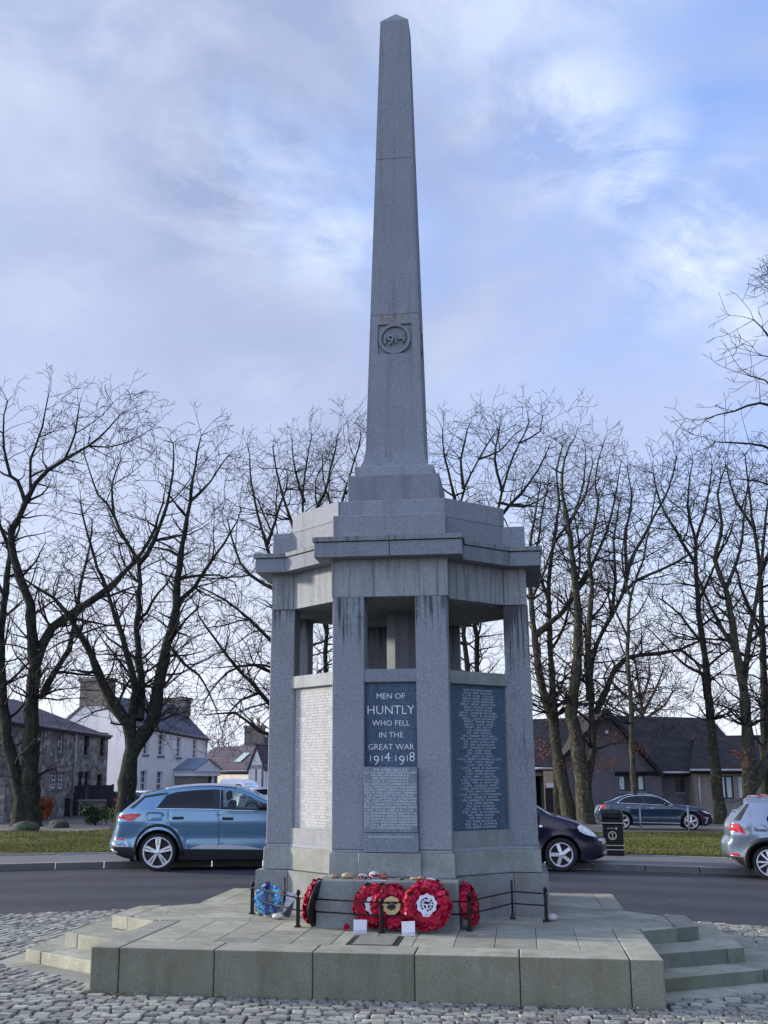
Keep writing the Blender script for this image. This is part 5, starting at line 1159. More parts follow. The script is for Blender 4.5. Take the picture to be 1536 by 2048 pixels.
def gate(label,px0,px1,pyb,pyt):
    t=thing('timber_gate',label,'gate',(0,0,0)); G=atG((px0+px1)/2,pyb); f=Facade(XY(px0,G.y),XY(px1,G.y)); zb=terr(G.x,G.y)+.03; zt=f.hit((px0+px1)/2,pyt)[1]; L=f.L
    for u in (0,L-.12): m=MB(); f.box(m,u,u+.12,-.06,.06,zb,zt+.05); m.build('gate_stile',M_WOOD,t,.01)
    for z in (zb,zt-.12): m=MB(); f.box(m,.12,L-.12,-.05,.05,z,z+.12); m.build('gate_rail',M_WOOD,t,.01)
    m=MB(); n=int((L+zt-zb)/.17); h=zt-zb-.24
    for i in range(n):
        c=.17*i-h
        a0,a1=max(.12,c),min(L-.12,c+h)
        if a1-a0<.1: continue
        z0=zb+.12+h-(a0-c); z1=zb+.12+h-(a1-c); w=.055*1.4
        m.add([f.P(a0,z0-w,.02),f.P(a0,z0+w,.02),f.P(a1,z1+w,.02),f.P(a1,z1-w,.02),f.P(a0,z0-w,-.01),f.P(a0,z0+w,-.01),f.P(a1,z1+w,-.01),f.P(a1,z1-w,-.01)],[(0,3,2,1),(0,1,5,4),(2,3,7,6),(1,2,6,5),(3,0,4,7)])
    m.build('gate_slats',M_WOOD,t); m=MB(); f.box(m,.12,L-.12,-.03,-.012,zb+.1,zt-.1); m.build('gate_backing',M_DKF,t)
    return t
gate('dark timber gate of slanting boards next to the wheeled bin',140,174,1632,1571); gate('grey timber gate of slanting boards against the white gable',176,229,1632,1570)
# wheeled bin
P=atG(131,1633); s=pxm(P); w,h=14/s,36/s; t=thing('wheeled_bin','black wheeled refuse bin standing by the stone gate pier','bin',P,.1); m=MB(); q=w/2
m.prism([(-q*.8,-q*.8),(q*.8,-q*.8),(q*.8,q*.8),(-q*.8,q*.8)],.06,h*.9,[(-q,-q),(q,-q),(q,q),(-q,q)]); m.build('bin_body',M_BLKP,t,.02); m=MB().box(-q*1.08,q*1.08,-q*1.15,q*1.05,h*.9,h*.98); m.build('lid',M_BLKP,t,.03)
for sx in (-1,1): m=MB(); m.lathe([(.0,-.03),(.11,-.03),(.11,.03),(0,.03)],14,axis='x'); m.build('wheel',TYR,t,loc=(sx*q*.8,q*.8,.11))
# litter bin on the pavement
P=atG(1228,1709); s=pxm(P); t=thing('litter_bin','tall black litter bin with gold bands and a round gold emblem','litter bin',P,R(-16)); M_GLD=plain('gold_band',(.50,.46,.34),.5,var=.12)
w=.205; H=.90
m=MB(); m.prism([(-w,-w),(w,-w),(w,w),(-w,w)],.0,.60); m.box(-w-.012,w+.012,-w-.012,w+.012,0,.05); m.build('bin_body',M_BLK,t,.012)
m=MB(); m.prism([(-w-.01,-w-.01),(w+.01,-w-.01),(w+.01,w+.01),(-w-.01,w+.01)],.605,.66); m.box(-w-.01,-w+.03,-w-.01,w+.01,.66,.82); m.box(w-.03,w+.01,-w-.01,w+.01,.66,.82); m.box(-w+.03,w-.03,w-.04,w+.01,.66,.82); m.box(-w+.03,w-.03,-w-.01,-w+.02,.66,.70)
m.prism([(-w-.012,-w-.012),(w+.012,-w-.012),(w+.012,w+.012),(-w-.012,w+.012)],.82,H,[(-w+.03,-w+.03),(w-.03,-w+.03),(w-.03,w-.03),(-w+.03,w-.03)]); m.box(-w+.02,w-.02,-w-.006,-w+.02,.735,.822); m.build('hood',M_BLK,t,.008)
m=MB().box(-w+.03,w-.03,-w+.03,w-.05,.6,.81); m.build('opening',WELL,t)
for z in (.625,.185,.10): m=MB().box(-w-.014,w+.014,-w-.014,w+.014,z,z+.014); m.build('gold_band',M_GLD,t)
e=MB(); n=28
for k in range(n):
    a,b_=2*PI*k/n,2*PI*(k+1)/n; e.add([(r*math.cos(x),-w-.004,r*math.sin(x)+.385) for r,x in ((.085,a),(.085,b_),(.066,b_),(.066,a))],[(0,3,2,1)])
for c,r in (((0,.412),.02),):
    e.add([(c[0]+r*.7*math.cos(2*PI*k/12),-w-.004,c[1]+r*1.3*math.sin(2*PI*k/12)) for k in range(12)],[tuple(range(12))])
e.add([(-.032,-w-.004,.352),(.01,-w-.004,.338),(.034,-w-.004,.340),(.030,-w-.004,.356),(-.01,-w-.004,.362)],[(0,1,2,3,4)]); e.build('emblem',M_GLD,t)
e=MB().box(-.10,.03,-w-.004,-w,.522,.532); e.box(.062,.10,-w-.004,-w,.508,.546); e.build('emblem',M_GLD,t)
e=MB(); e.lathe([(.0,-.006),(.02,-.004),(.022,.0)],14,(0,-w-.006,.77),axis='y'); e.build('lock_plate',M_FRAME,t)
for lb,px,yb,yt in (('slim grey metal post on the grass before the middle of the saloon',1282,1660,1617),('slim grey metal post on the grass before the front wheel of the saloon',1379,1668,1615),('slim black metal post beside the mossy boulder',22,1650,1622)):
    P=atG(px,yb); h=(yb-yt)/pxm(P); m=MB().tube([(0,0,-.1),(0,0,h)],.035,8); m.lathe([(.035,h),(.045,h+.01),(.045,h+.03),(0,h+.05)],8); o=m.build('metal_post',plain('galvanised_post',(.22,.25,.28),.5,.4) if px>100 else M_BLK,loc=P); tag(o,lb,'post')
# boulders
def boulder(label,px,py,w,h,d,seed):
    P=atG(px,py); bm=bmesh.new(); bmesh.ops.create_icosphere(bm,subdivisions=4,radius=1); rg=random.Random(seed); dirs=[Vector((rg.gauss(0,1),rg.gauss(0,1),rg.gauss(0,1))).normalized() for _ in range(9)]; lv=[rg.uniform(.72,.95) for _ in dirs]
    from mathutils import noise
    for v in bm.verts:
        p=v.co.copy()
        for dd,l in zip(dirs,lv):
            k=p.dot(dd)-l
            if k>0: p-=dd*k*.85
        p*=1+.10*noise.noise(v.co*2.1+Vector((seed,0,0)))+.03*noise.noise(v.co*7)
        v.co=Vector((p.x*w,p.y*d,p.z*h))
    me=bpy.data.meshes.new('boulder'); bm.to_mesh(me); bm.free(); me.materials.append(M_ROCK); me.polygons.foreach_set('use_smooth',[True]*len(me.polygons)); o=link('boulder',me,loc=P+Vector((0,0,h*.35))); o.rotation_euler=(0,0,rg.uniform(-.3,.3)); tag(o,label,'boulder')
t=NT('mossy_rock'); co=t.coord(1); n1=t.noise(co,6,5,.65); n2=t.noise(co,2,5,.6); up=t.n('SeparateXYZ',Vector=t.n('NewGeometry').outputs['Normal']).outputs[2]
c=t.mix(t.ramp(n1,(.3,0.),(.7,1.)),(.035,.04,.045),(.12,.13,.125)); c=t.mix(t.math('MULTIPLY',t.ramp(n2,(.45,0.),(.6,1.)),.8),c,(.045,.06,.018)); t.bsdf(c,.95,0,t.bump(n1,.7,.05),.2); M_ROCK=t.m
s_=pxm(atG(48,1668)); boulder('long mossy grey boulder on the grass below the double trunk',50,1664,31/s_,17/s_,.5,3); boulder('rounded dark mossy boulder on the grass edge, smaller of two',118,1655,24/s_,15/s_,.45,8)
struct(disc('path_edging',37.85,38.02,0,M_KERB,n=200,zf=lambda x,y:terr(x,y)+.07,a0=R(25),a1=R(78)))
# ------------------------------------------------------------------ trees
def bark(name,a,b,moss=.5):
    t=NT(name); co=t.coord((1,1,.22)); n1=t.noise(co,9,5,.7); n2=t.noise(t.coord(1),1.4,5,.6); n3=t.noise(t.coord(1),7,5,.65)
    c=t.mix(t.ramp(n1,(.3,0.),(.7,1.)),a,b); c=t.mix(t.math('MULTIPLY',t.ramp(n2,(.45,0.),(.65,1.)),moss),c,(.040,.052,.022)); c=t.mix(t.math('MULTIPLY',t.ramp(n3,(.54,0.),(.64,1.)),.7),c,tuple(min(1,x*1.9) for x in b))
    t.bsdf(c,.95,0,t.bump(n1,1.0,.09),.15); return t.m
B_DARK=bark('dark_bark',(.010,.011,.011),(.036,.037,.032)); B_TAN=bark('lichened_bark',(.020,.019,.015),(.078,.074,.054),.45); B_TWIG=plain('twig_bark',(.013,.011,.012),.9,var=.3,scale=2); B_TWIG2=plain('reddish_twig_bark',(.075,.055,.048),.9,var=.3,scale=2)
class TB:
    def __init__(s): s.V=[];s.F=[]
    def tube(s,pts,rad,n):
        o=len(s.V); up=None; m=len(pts)
        cs=[(math.cos(2*PI*k/n),math.sin(2*PI*k/n)) for k in range(n)]
        for i,p in enumerate(pts):
            t=(pts[i+1 if i<m-1 else i]-pts[i-1 if i else 0])
            if up is None: up=t.orthogonal()
            t.normalize(); up=up-t*up.dot(t); up.normalize(); b=t.cross(up); r=rad[i]
            for c,q in cs: s.V.append(p+up*(c*r)+b*(q*r))
        for i in range(m-1):
            for k in range(n): a=o+i*n+k; b2=o+i*n+(k+1)%n; s.F.append((a,b2,b2+n,a+n))
    def build(s,name,mat,parent): return npmesh(name,[tuple(v) for v in s.V],s.F,mat,parent,smooth=True)
def grow(tb,rg,p,d,L,r,lev,rmin,up,tips=None,droop=0):
    seg=(.50,.40,.25,.17)[lev]; n=max(2,int(L/seg)); pts=[p.copy()]; rad=[r]; d=d.normalized(); kids=[]
    for i in range(n):
        d=(d+Vector((rg.gauss(0,.21),rg.gauss(0,.21),rg.gauss(0,.17)+up-droop*i/n))).normalized(); p=p+d*seg; f=1-(i+1)/n
        pts.append(p.copy()); rad.append(max(rmin,r*(.25+.75*f)))
        if lev<3 and i>0:
            k=1 if rg.random()<(.9,.80,.97)[lev] else 0
            if lev<2 and rg.random()<.35: k+=1
            for _ in range(k): kids.append((p.copy(),d.copy(),f,rad[-1]))
    tb.tube(pts,rad,(6,5,4,3)[lev])
    if tips is not None and lev>=2: tips.append((pts[-1],d))
    for q,dd,f,rr in kids:
        s=Vector((rg.gauss(0,1),rg.gauss(0,1),rg.gauss(0,.8))); s-=dd*s.dot(dd); s.normalize()
        grow(tb,rg,q,dd*.62+s*.9,L*(.30+.35*rg.random())*(.55+.6*f),max(rmin,rr*.55),lev+1,rmin,up*.6,tips,droop)
    if lev<3:
        for _ in range(1):
            s=Vector((rg.gauss(0,1),rg.gauss(0,1),rg.gauss(0,1))).normalized(); grow(tb,rg,pts[-1],d+s*.5,L*.25,max(rmin,rad[-1]),lev+1,rmin,up*.6,tips,droop)
def tree(label,Y,limbs,seed,barkm=None,twig=None,sc=1.0,start=.30,space=.40,sub=1.5,sink=32,rmin=.0088,lv1=(1.3,3.2),leaves=None,depth=.30,name='bare_tree',up=.02,droop=0,group='bare winter trees round the square',base=None):
    rg=random.Random(seed); barkm=barkm or B_DARK; twig=twig or B_TWIG
    b=limbs[0][0]; g=atY(b[0],b[1],Y); gz=terr(g.x,Y); root=thing(name,label,'tree',(0,0,0),0,group); tk=TB(); cr=TB(); built=[]  # built: (px,py,depth)
    for li,lm in enumerate(limbs):
        pts=[];rad=[]; d0=0
        if built: x,y=lm[0][:2]; d0=min(built,key=lambda q:(q[0]-x)**2+(q[1]-y)**2)[2]
        sl=0 if li==0 else rg.choice((-1,1))*rg.uniform(.4,1)*depth; dd=d0; r0=lm[0][2]; r1=lm[-1][2]; cs=[(a,b_) for a,b_,*_ in lm]
        cs=[(a,b_+sink*min(1,max(0,(1040-b_)/240))) for a,b_ in cs]; arc=[0]
        for a,b_ in zip(cs,cs[1:]): arc.append(arc[-1]+math.hypot(b_[0]-a[0],b_[1]-a[1]))
        fine=[]
        for i in range(len(cs)-1):
            k=max(1,int((arc[i+1]-arc[i])/22))
            for j in range(k):
                t=j/k; p0=cs[max(i-1,0)];p1=cs[i];p2=cs[i+1];p3=cs[min(i+2,len(cs)-1)]
                cat=lambda a,b_,c,d_:.5*((2*b_)+(-a+c)*t+(2*a-5*b_+4*c-d_)*t*t+(-a+3*b_-3*c+d_)*t**3)
                fine.append((cat(p0[0],p1[0],p2[0],p3[0]),cat(p0[1],p1[1],p2[1],p3[1]),(arc[i]+(arc[i+1]-arc[i])*t)/arc[-1]))
        fine.append((*cs[-1],1.0)); pm=F/ (Y*math.cos(TH))
        for (x,y,t) in fine:
            wob=rg.gauss(0,.02)
            P=atY(x,y,Y+dd); P+=Vector((wob,wob,0)); pts.append(P); rr=(r0+(r1-r0)*t**.8)/pm*(1+.09*math.sin(len(rad)*2.3+li)+rg.gauss(0,.035)); rad.append(max(.016,rr*(.88 if barkm is B_TAN else 1))); built.append((x,y,dd)); dd+=sl*(arc[-1]/pm)/len(fine)
        if li==0 or (base and li in base):
            P=pts[0].copy(); rf=rad[0]
            if P.z>gz-.1:
                pts=[Vector((P.x,P.y,terr(P.x,P.y)-.15)),Vector((P.x,P.y,terr(P.x,P.y)+.12))]+pts[0:] if P.z>gz+.3 else [Vector((P.x,P.y,terr(P.x,P.y)-.15))]+pts; rad=([rf*1.55,rf*1.28] if P.z>gz+.3 else [rf*1.5])+rad
        tk.tube(pts,rad,9)
        # side branches
        acc=0; acc0=rg.uniform(0,1)
        for i in range(1,len(pts)):
            tt=i/len(pts); s=(pts[i]-pts[i-1]).length; acc+=s
            if (li==0 and tt<start) or (li>0 and tt<.12) : continue
            acc0+=s
            if acc0>sub and rad[i]>.035 and sc==1.0:
                acc0=0; d=(pts[i]-pts[i-1]).normalized(); v=Vector((rg.gauss(0,1),rg.gauss(0,.8),rg.gauss(.25,.5))); v-=d*v.dot(d); v.normalize()
                grow(cr,rg,pts[i],d*.55+v*.8,rg.uniform(2.4,4.6)*(1.15-.75*tt),min(rad[i]*.55,.07),0,rmin,up*1.5,None,droop)
            while acc>space:
                acc-=space; d=(pts[i]-pts[i-1]).normalized(); v=Vector((rg.gauss(0,1),rg.gauss(0,.9),rg.gauss(.15,.8))); v-=d*v.dot(d); v.normalize()
                L=rg.uniform(*lv1)*sc*(1.2-.82*tt); grow(cr,rg,pts[i],d*.42+v,L,max(rmin*1.6,min(rad[i]*.42,.05)),1,rmin,up,None,droop)
        d=(pts[-1]-pts[-2]).normalized()
        for _ in range(2):
            v=Vector((rg.gauss(0,1),rg.gauss(0,1),rg.gauss(0,1))).normalized(); grow(cr,rg,pts[-1],d+v*.5,rg.uniform(*lv1)*sc*.26,max(rmin*1.5,rad[-1]*.7),1,rmin,up,None,droop)
    tk.build('trunk',barkm,root); cr.build('crown',twig,root)
    if leaves:
        V=[];Fq=[]
        for (x,y,rx,ry,n) in leaves:
            for _ in range(n):
                P=atY(x+rg.gauss(0,rx),y+rg.gauss(0,ry),Y+rg.uniform(-1.2,.6)); u=Vector((rg.gauss(0,1),rg.gauss(0,1),rg.gauss(0,1))).normalized()*.045; w=u.orthogonal().normalized()*.03; o=len(V); V+= [P-u,P+w,P+u,P-w]; Fq.append((o,o+1,o+2,o+3))
        npmesh('dead_leaves',[tuple(v) for v in V],Fq,M_COPPER,root)
    return root
M_COPPER=plain('copper_beech_leaf',(.22,.065,.026),.75,var=.5,scale=9)
TL=[
 ('huge dark double-trunked tree in front of the stone house',49.5,[
  [(64,1648,21),(60,1560,18),(60,1480,18),(64,1400,17),(69,1330,12),(67,1280,10),(58,1210,9),(40,1157,8),(28,1115,7),(21,1060,6),(36,1034,6),(50,1000,5.5),(70,955,5),(95,925,4.5),(130,899,3.5),(176,869,2.5),(215,830,1.8),(238,800,1.2)],
  [(44,1600,15),(30,1540,13),(18,1500,12),(9,1440,10),(3,1350,8),(2,1280,7),(8,1210,6),(21,1104,6),(26,1060,5)],
  [(50,1000,5),(36,950,4),(21,939,3.5),(14,904,3),(6,840,2),(14,770,1.2)],[(60,975,4),(62,900,3),(84,825,2),(95,762,1.2)],
  [(68,1340,13),(84,1290,9),(105,1255,8),(155,1220,7.5),(197,1192,6.5),(225,1168,6),(267,1125,5),(299,1080,4),(318,1030,3),(330,980,1.6)],
  [(84,1392,8),(110,1345,6),(137,1300,5.5),(148,1248,5),(156,1206,4.5),(165,1150,3.5),(179,1100,2.4),(186,1040,1.4)],
  [(21,1104,5),(-10,1020,4),(-25,940,3),(-30,860,1.5)],[(12,1200,4),(-20,1130,3),(-40,1060,2)],[(8,1320,4),(-30,1260,3),(-60,1220,2)],[(176,869,2.2),(215,872,1.6),(262,858,1.1),(300,832,.8)],[(130,899,3),(150,840,2),(160,780,1.2)]],11,dict(base=(1,))),
 ('dark forked tree with spreading limbs in front of the white house',45.0,[
  [(250,1640,21),(252,1590,20),(258,1540,19),(268,1490,17),(290,1462,12),(303,1440,11),(310,1409,10),(316,1380,9.5),(327,1315,8.5),(340,1262,8),(352,1215,7.5),(355,1157,6.5),(369,1069,5.5),(379,999,4.5),(386,946,3.5),(395,885,2),(402,845,1.2)],
  [(268,1492,15),(251,1446,11),(232,1415,10),(215,1387,9.5),(196,1345,8.5),(182,1311,8),(160,1268,6),(130,1222,4.5),(105,1195,3.5),(67,1171,2.4)],
  [(262,1470,10),(266,1409,9),(267,1355,8),(256,1310,7.5),(243,1270,7),(225,1217,6),(204,1157,5),(190,1115,4),(172,1060,2.5),(160,1000,1.4)],
  [(280,1440,10),(281,1373,9.5),(277,1300,9),(274,1263,8.5),(278,1192,8),(276,1122,7),(253,1087,5.5),(229,1034,4.5),(213,1000,3.8),(197,981,3),(180,930,2),(168,885,1.2)],
  [(278,1130,6),(309,1080,5),(334,1002,4),(344,930,2.6),(346,862,1.3)],[(350,1222,6),(366,1195,5),(387,1175,4.5),(432,1108,3.4),(461,1069,2.2),(480,1020,1.2)],[(379,999,3.6),(420,950,2.4),(456,892,1.2)],[(229,1034,3.6),(224,960,2.4),(240,905,1.2)],
  [(338,1290,4),(370,1330,3.2),(397,1350,2.5),(420,1390,1.6),(438,1432,1)],[(310,1400,5),(322,1340,4.6),(345,1280,4),(372,1240,3),(395,1215,2)],[(352,1160,4),(400,1150,3),(440,1150,2),(470,1165,1.2)]],12,dict(leaves=None)),
 ('bare tree with long low boughs, mostly hidden by the memorial',52,[
  [(572,1640,12),(570,1400,10),(561,1250,8),(549,1150,6.5),(524,1060,5),(508,990,3.5),(500,930,2),(498,890,1.2)],
  [(568,1440,6),(520,1385,5),(470,1330,4),(430,1280,3),(398,1232,1.6)],[(562,1300,5),(500,1240,4.2),(450,1200,3),(404,1176,1.5)],[(552,1180,4.5),(500,1150,3.6),(470,1100,2.6),(455,1040,1.4)],[(570,1480,5),(520,1462,4),(470,1425,3),(428,1428,1.5)],[(566,1360,4),(510,1330,3.4),(455,1345,2.4),(410,1400,1.3)],[(535,1090,4),(560,1010,3),(575,940,1.5)],[(520,1385,3),(480,1400,2.4),(450,1440,1.4)]],13,{}),
 ('slim bare tree seen through the open shrine, topmost twigs above the warm attic',58,[
  [(614,1640,9),(612,1350,7.5),(613,1230,7),(606,1026,6),(610,940,4),(618,880,2.4),(622,845,1.2)],[(608,1110,5),(572,1010,4),(552,925,2.5),(546,872,1.3)],[(607,1060,4.6),(648,980,3.6),(664,905,2.4),(674,852,1.2)],[(612,1210,4),(578,1130,3.4),(541,1060,2.4),(519,1000,1.3)],[(610,1000,3.6),(590,930,2.6),(585,870,1.3)]],14,{}),
 ('leaning slim tree whose twigs reach up beside the obelisk foot',60,[
  [(655,1640,8),(652,1290,7),(664,1110,6),(686,990,4.4),(708,905,2.8),(722,850,1.4)],[(660,1180,4),(640,1090,3.2),(638,1000,1.8)],[(690,980,3.4),(715,950,2.6),(735,900,1.8),(742,850,1)],[(675,1050,3),(650,960,2.2),(645,900,1.2)],[(654,1280,3),(640,1220,2.4),(630,1170,1.5)]],15,{}),
 ('slim forked tree seen through the open shrine on the shaded side',56,[
  [(938,1640,9),(935,1330,7.5),(927,1270,7),(925,1100,6.5),(921,1000,6),(930,963,5),(958,900,3.4),(985,845,1.4)],[(925,1060,5),(902,960,3.8),(889,895,2.4),(884,835,1.2)],[(930,1290,4),(915,1200,3),(905,1130,1.6)],[(928,968,4),(922,900,2.8),(935,830,1.3)],[(958,900,2.6),(1000,880,2),(1030,840,1)]],16,{}),
 ('bare tree rising past the attic with a wide fan of branches',57,[
  [(957,1640,9),(955,1340,7.5),(952,1210,7),(970,1100,6.5),(998,1005,5.8),(1017,921,4.4),(1040,862,2.8),(1058,815,1.3)],[(988,1045,4.6),(1040,980,3.8),(1074,925,2.6),(1098,872,1.2)],[(1005,975,4),(990,900,2.8),(1000,820,1.2)],[(953,1250,3.6),(975,1200,3),(992,1150,1.6)],[(1040,862,2.4),(1080,835,1.6),(1086,800,.9)],[(1000,1000,3.4),(1050,1010,2.6),(1090,985,1.4)]],17,{}),
 ('greenish trunked tree leaning outwards right beside the memorial pier',53,[
  [(1140,1640,17),(1130,1580,14),(1119,1530,12.5),(1106,1448,11),(1086,1382,10),(1073,1316,9.5),(1070,1268,9),(1062,1200,6),(1058,1120,4.4),(1068,1040,3),(1080,970,1.6)],[(1072,1270,8),(1100,1245,6.5),(1120,1230,6),(1152,1186,5.4),(1188,1120,4.6),(1215,1060,3.6),(1230,990,2.4),(1240,920,1.2)],[(1152,1186,4),(1160,1110,3),(1150,1040,1.6)],[(1062,1200,4),(1090,1140,3),(1110,1080,1.8)]],18,dict(barkm=B_TAN,leaves=[(1085,1500,14,16,190),(1150,1530,16,8,120)])),
 ('upright tree between the leaning trunk and the twisted one',55,[
  [(1122,1640,13),(1114,1530,11),(1109,1432,9.5),(1105,1370,9),(1100,1284,8.5),(1098,1166,7.5),(1108,1080,6),(1118,1000,4),(1112,930,2.6),(1125,870,1.3)],[(1100,1210,5),(1075,1120,4),(1082,1040,2.6),(1095,960,1.3)],[(1106,1090,4.4),(1150,1020,3.4),(1168,950,2.2),(1172,880,1.1)],[(1102,1300,4),(1130,1250,3.2),(1140,1190,2)]],19,dict(barkm=B_TAN)),
 ('twisted mossy tree dividing low into close upright stems',52,[
  [(1172,1645,22),(1168,1590,17),(1162,1530,13),(1150,1460,11),(1142,1432,10.5),(1150,1366,9.5),(1156,1290,9),(1154,1200,8.5),(1146,1127,7.5),(1137,1049,6),(1123,971,4.4),(1130,900,2.6),(1150,850,1.3)],
  [(1170,1610,10),(1178,1550,12),(1186,1500,12),(1182,1399,11),(1182,1355,10.5),(1192,1290,9.5),(1223,1233,9),(1247,1186,8),(1274,1160,7),(1317,1142,5.6),(1372,1114,4),(1410,1080,2.6),(1440,1030,1.4)],
  [(1182,1400,10),(1176,1330,9),(1178,1264,8),(1184,1180,7),(1178,1100,5.6),(1195,1020,4),(1190,940,2.4),(1205,870,1.2)],[(1247,1186,6),(1258,1130,5.4),(1274,1100,5),(1309,1030,4),(1340,960,2.6),(1352,900,1.3)],
  [(1192,1425,9),(1212,1380,8),(1230,1338,7.5),(1254,1315,7),(1317,1307,6),(1360,1299,5),(1395,1283,3.6),(1440,1290,2)],[(1360,1299,4),(1400,1330,3),(1440,1370,1.6)],[(1255,1160,5),(1250,1080,4),(1262,1000,2.6),(1255,920,1.3)],[(1223,1233,5),(1230,1160,4),(1228,1080,2.8),(1240,1000,1.4)],[(1137,1049,4),(1170,980,3),(1185,910,1.5)]],20,dict(barkm=B_TAN,leaves=[(1225,1475,18,9,130),(1215,1527,20,8,170),(1282,1500,14,10,90)])),
 ('slender straight tree rising behind the dark saloon roof',50,[
  [(1273,1640,8.5),(1269,1593,7.5),(1264,1498,7),(1261,1399,6.5),(1254,1300,6),(1256,1264,5.6),(1262,1190,5),(1285,1120,4),(1300,1050,2.8),(1310,980,1.4)],[(1258,1280,3.6),(1235,1230,3),(1215,1190,1.8)],[(1262,1200,3.4),(1245,1130,2.6),(1250,1060,1.4)]],21,dict(barkm=B_TAN)),
 ('tall grey-green tree before the windows of the buff wing',53,[
  [(1440,1640,15),(1434,1570,12),(1429,1514,11),(1419,1415,10),(1409,1310,9),(1398,1225,8),(1391,1127,7),(1393,1080,6),(1410,1020,4.4),(1420,960,2.6),(1425,915,1.3)],[(1392,1130,5),(1350,1060,4),(1320,1000,2.6),(1305,930,1.3)],[(1393,1090,4.6),(1375,1010,3.6),(1380,940,1.8),(1385,905,1.1)],[(1405,1290,4),(1360,1230,3.2),(1325,1200,2)],[(1412,1350,4),(1370,1330,3.2),(1330,1290,2.2),(1300,1260,1.3)],[(1398,1200,4),(1430,1130,3),(1455,1060,1.6)]],22,dict(barkm=B_TAN)),
 ('big beech with two leaning trunks and a few copper leaves',51,[
  [(1500,1635,19),(1499,1560,14),(1497,1498,12.5),(1488,1382,11),(1473,1306,10),(1465,1245,9),(1452,1178,8),(1430,1120,6.5),(1445,1050,5),(1435,980,3.4),(1450,920,1.5)],[(1503,1575,13),(1530,1530,10),(1548,1470,9),(1552,1380,8),(1545,1280,7)],[(1487,1385,8),(1500,1264,7.4),(1512,1205,6.6),(1524,1127,5.4),(1530,1050,4),(1540,970,2)],[(1473,1306,6),(1440,1250,5),(1415,1200,4),(1395,1150,2.2)],[(1452,1178,5),(1480,1100,4),(1490,1010,2.6),(1500,930,1.3)],[(1465,1245,4),(1430,1210,3),(1400,1240,1.6)]],23,dict(barkm=B_TAN,leaves=[(1478,1508,10,6,110),(1490,1525,8,8,60)])),
 ('dense bare tree by the picture edge behind the silver car',56,[
  [(1532,1640,13),(1530,1450,10),(1528,1362,9),(1524,1250,8),(1518,1127,6.5),(1502,1010,4.6),(1494,930,2),(1490,890,1.2)],[(1520,1150,5),(1560,1050,4),(1570,950,2)],[(1526,1280,4.6),(1490,1200,3.6),(1470,1130,2)],[(1510,1060,4),(1470,990,3),(1455,930,1.5)]],24,{}),
 ('tall tree standing out of view, its drooping twigs hanging into the sky',34,[
  [(1625,1680,24),(1620,1300,20),(1612,1000,16),(1600,760,11),(1590,560,6),(1585,480,3)],[(1606,930,6),(1560,830,4.6),(1520,806,3.4),(1468,822,2.4),(1414,836,1.1)],[(1604,860,5),(1556,790,3.8),(1530,760,2.6),(1500,752,1.3)],[(1600,780,5),(1556,700,3.6),(1524,655,2.2),(1508,640,1.2)],[(1610,990,5),(1552,905,4),(1500,888,2.8),(1432,884,1.2)],[(1612,1060,5),(1560,985,4),(1515,962,2.6),(1478,958,1.2)],[(1602,820,4),(1570,735,3),(1545,715,2),(1526,712,1.1)]],25,dict(start=.9,sc=.55,rmin=.0075,lv1=(.8,2.0),space=.5,droop=.06,sink=0)),
 ('distant brown twiggy tree behind the hall ridge',96,[
  [(1290,1600,7),(1286,1440,6),(1280,1390,5),(1274,1350,3.5),(1270,1320,2)],[(1284,1430,4),(1250,1390,3),(1225,1365,1.6)],[(1284,1430,4),(1310,1380,3),(1325,1345,1.6)],[(1280,1400,4),(1255,1350,2.6),(1250,1325,1.5)],[(1282,1400,3.4),(1300,1350,2.4),(1298,1322,1.4)],[(1286,1440,3.6),(1330,1410,2.6),(1345,1385,1.5)],[(1286,1445,3.4),(1235,1420,2.6),(1205,1400,1.4)]],26,dict(twig=B_TWIG2,barkm=B_TWIG2,rmin=.016,space=.34,lv1=(1.2,2.6),start=.5,sink=0)),
 ('distant twiggy trees showing between white house and chimney',135,[
  [(446,1600,4),(444,1530,3.4),(441,1505,2.4),(438,1490,1.4)],[(443,1525,2.4),(430,1505,1.8),(424,1492,1)],[(443,1525,2.4),(455,1505,1.6),(458,1490,1)]],27,dict(twig=B_TWIG2,barkm=B_TWIG2,rmin=.02,space=.4,lv1=(1.2,2.4),start=.4,sink=0)),
]
TL[14]=('tall tree leaning in from beyond the picture edge, drooping bare twigs against the sky',)+TL[14][1:]
TL[13]=('dense bare tree behind the red car',)+TL[13][1:]
for lb,Y,lm,sd,kw in TL: tree(lb,Y,lm,sd,**kw)
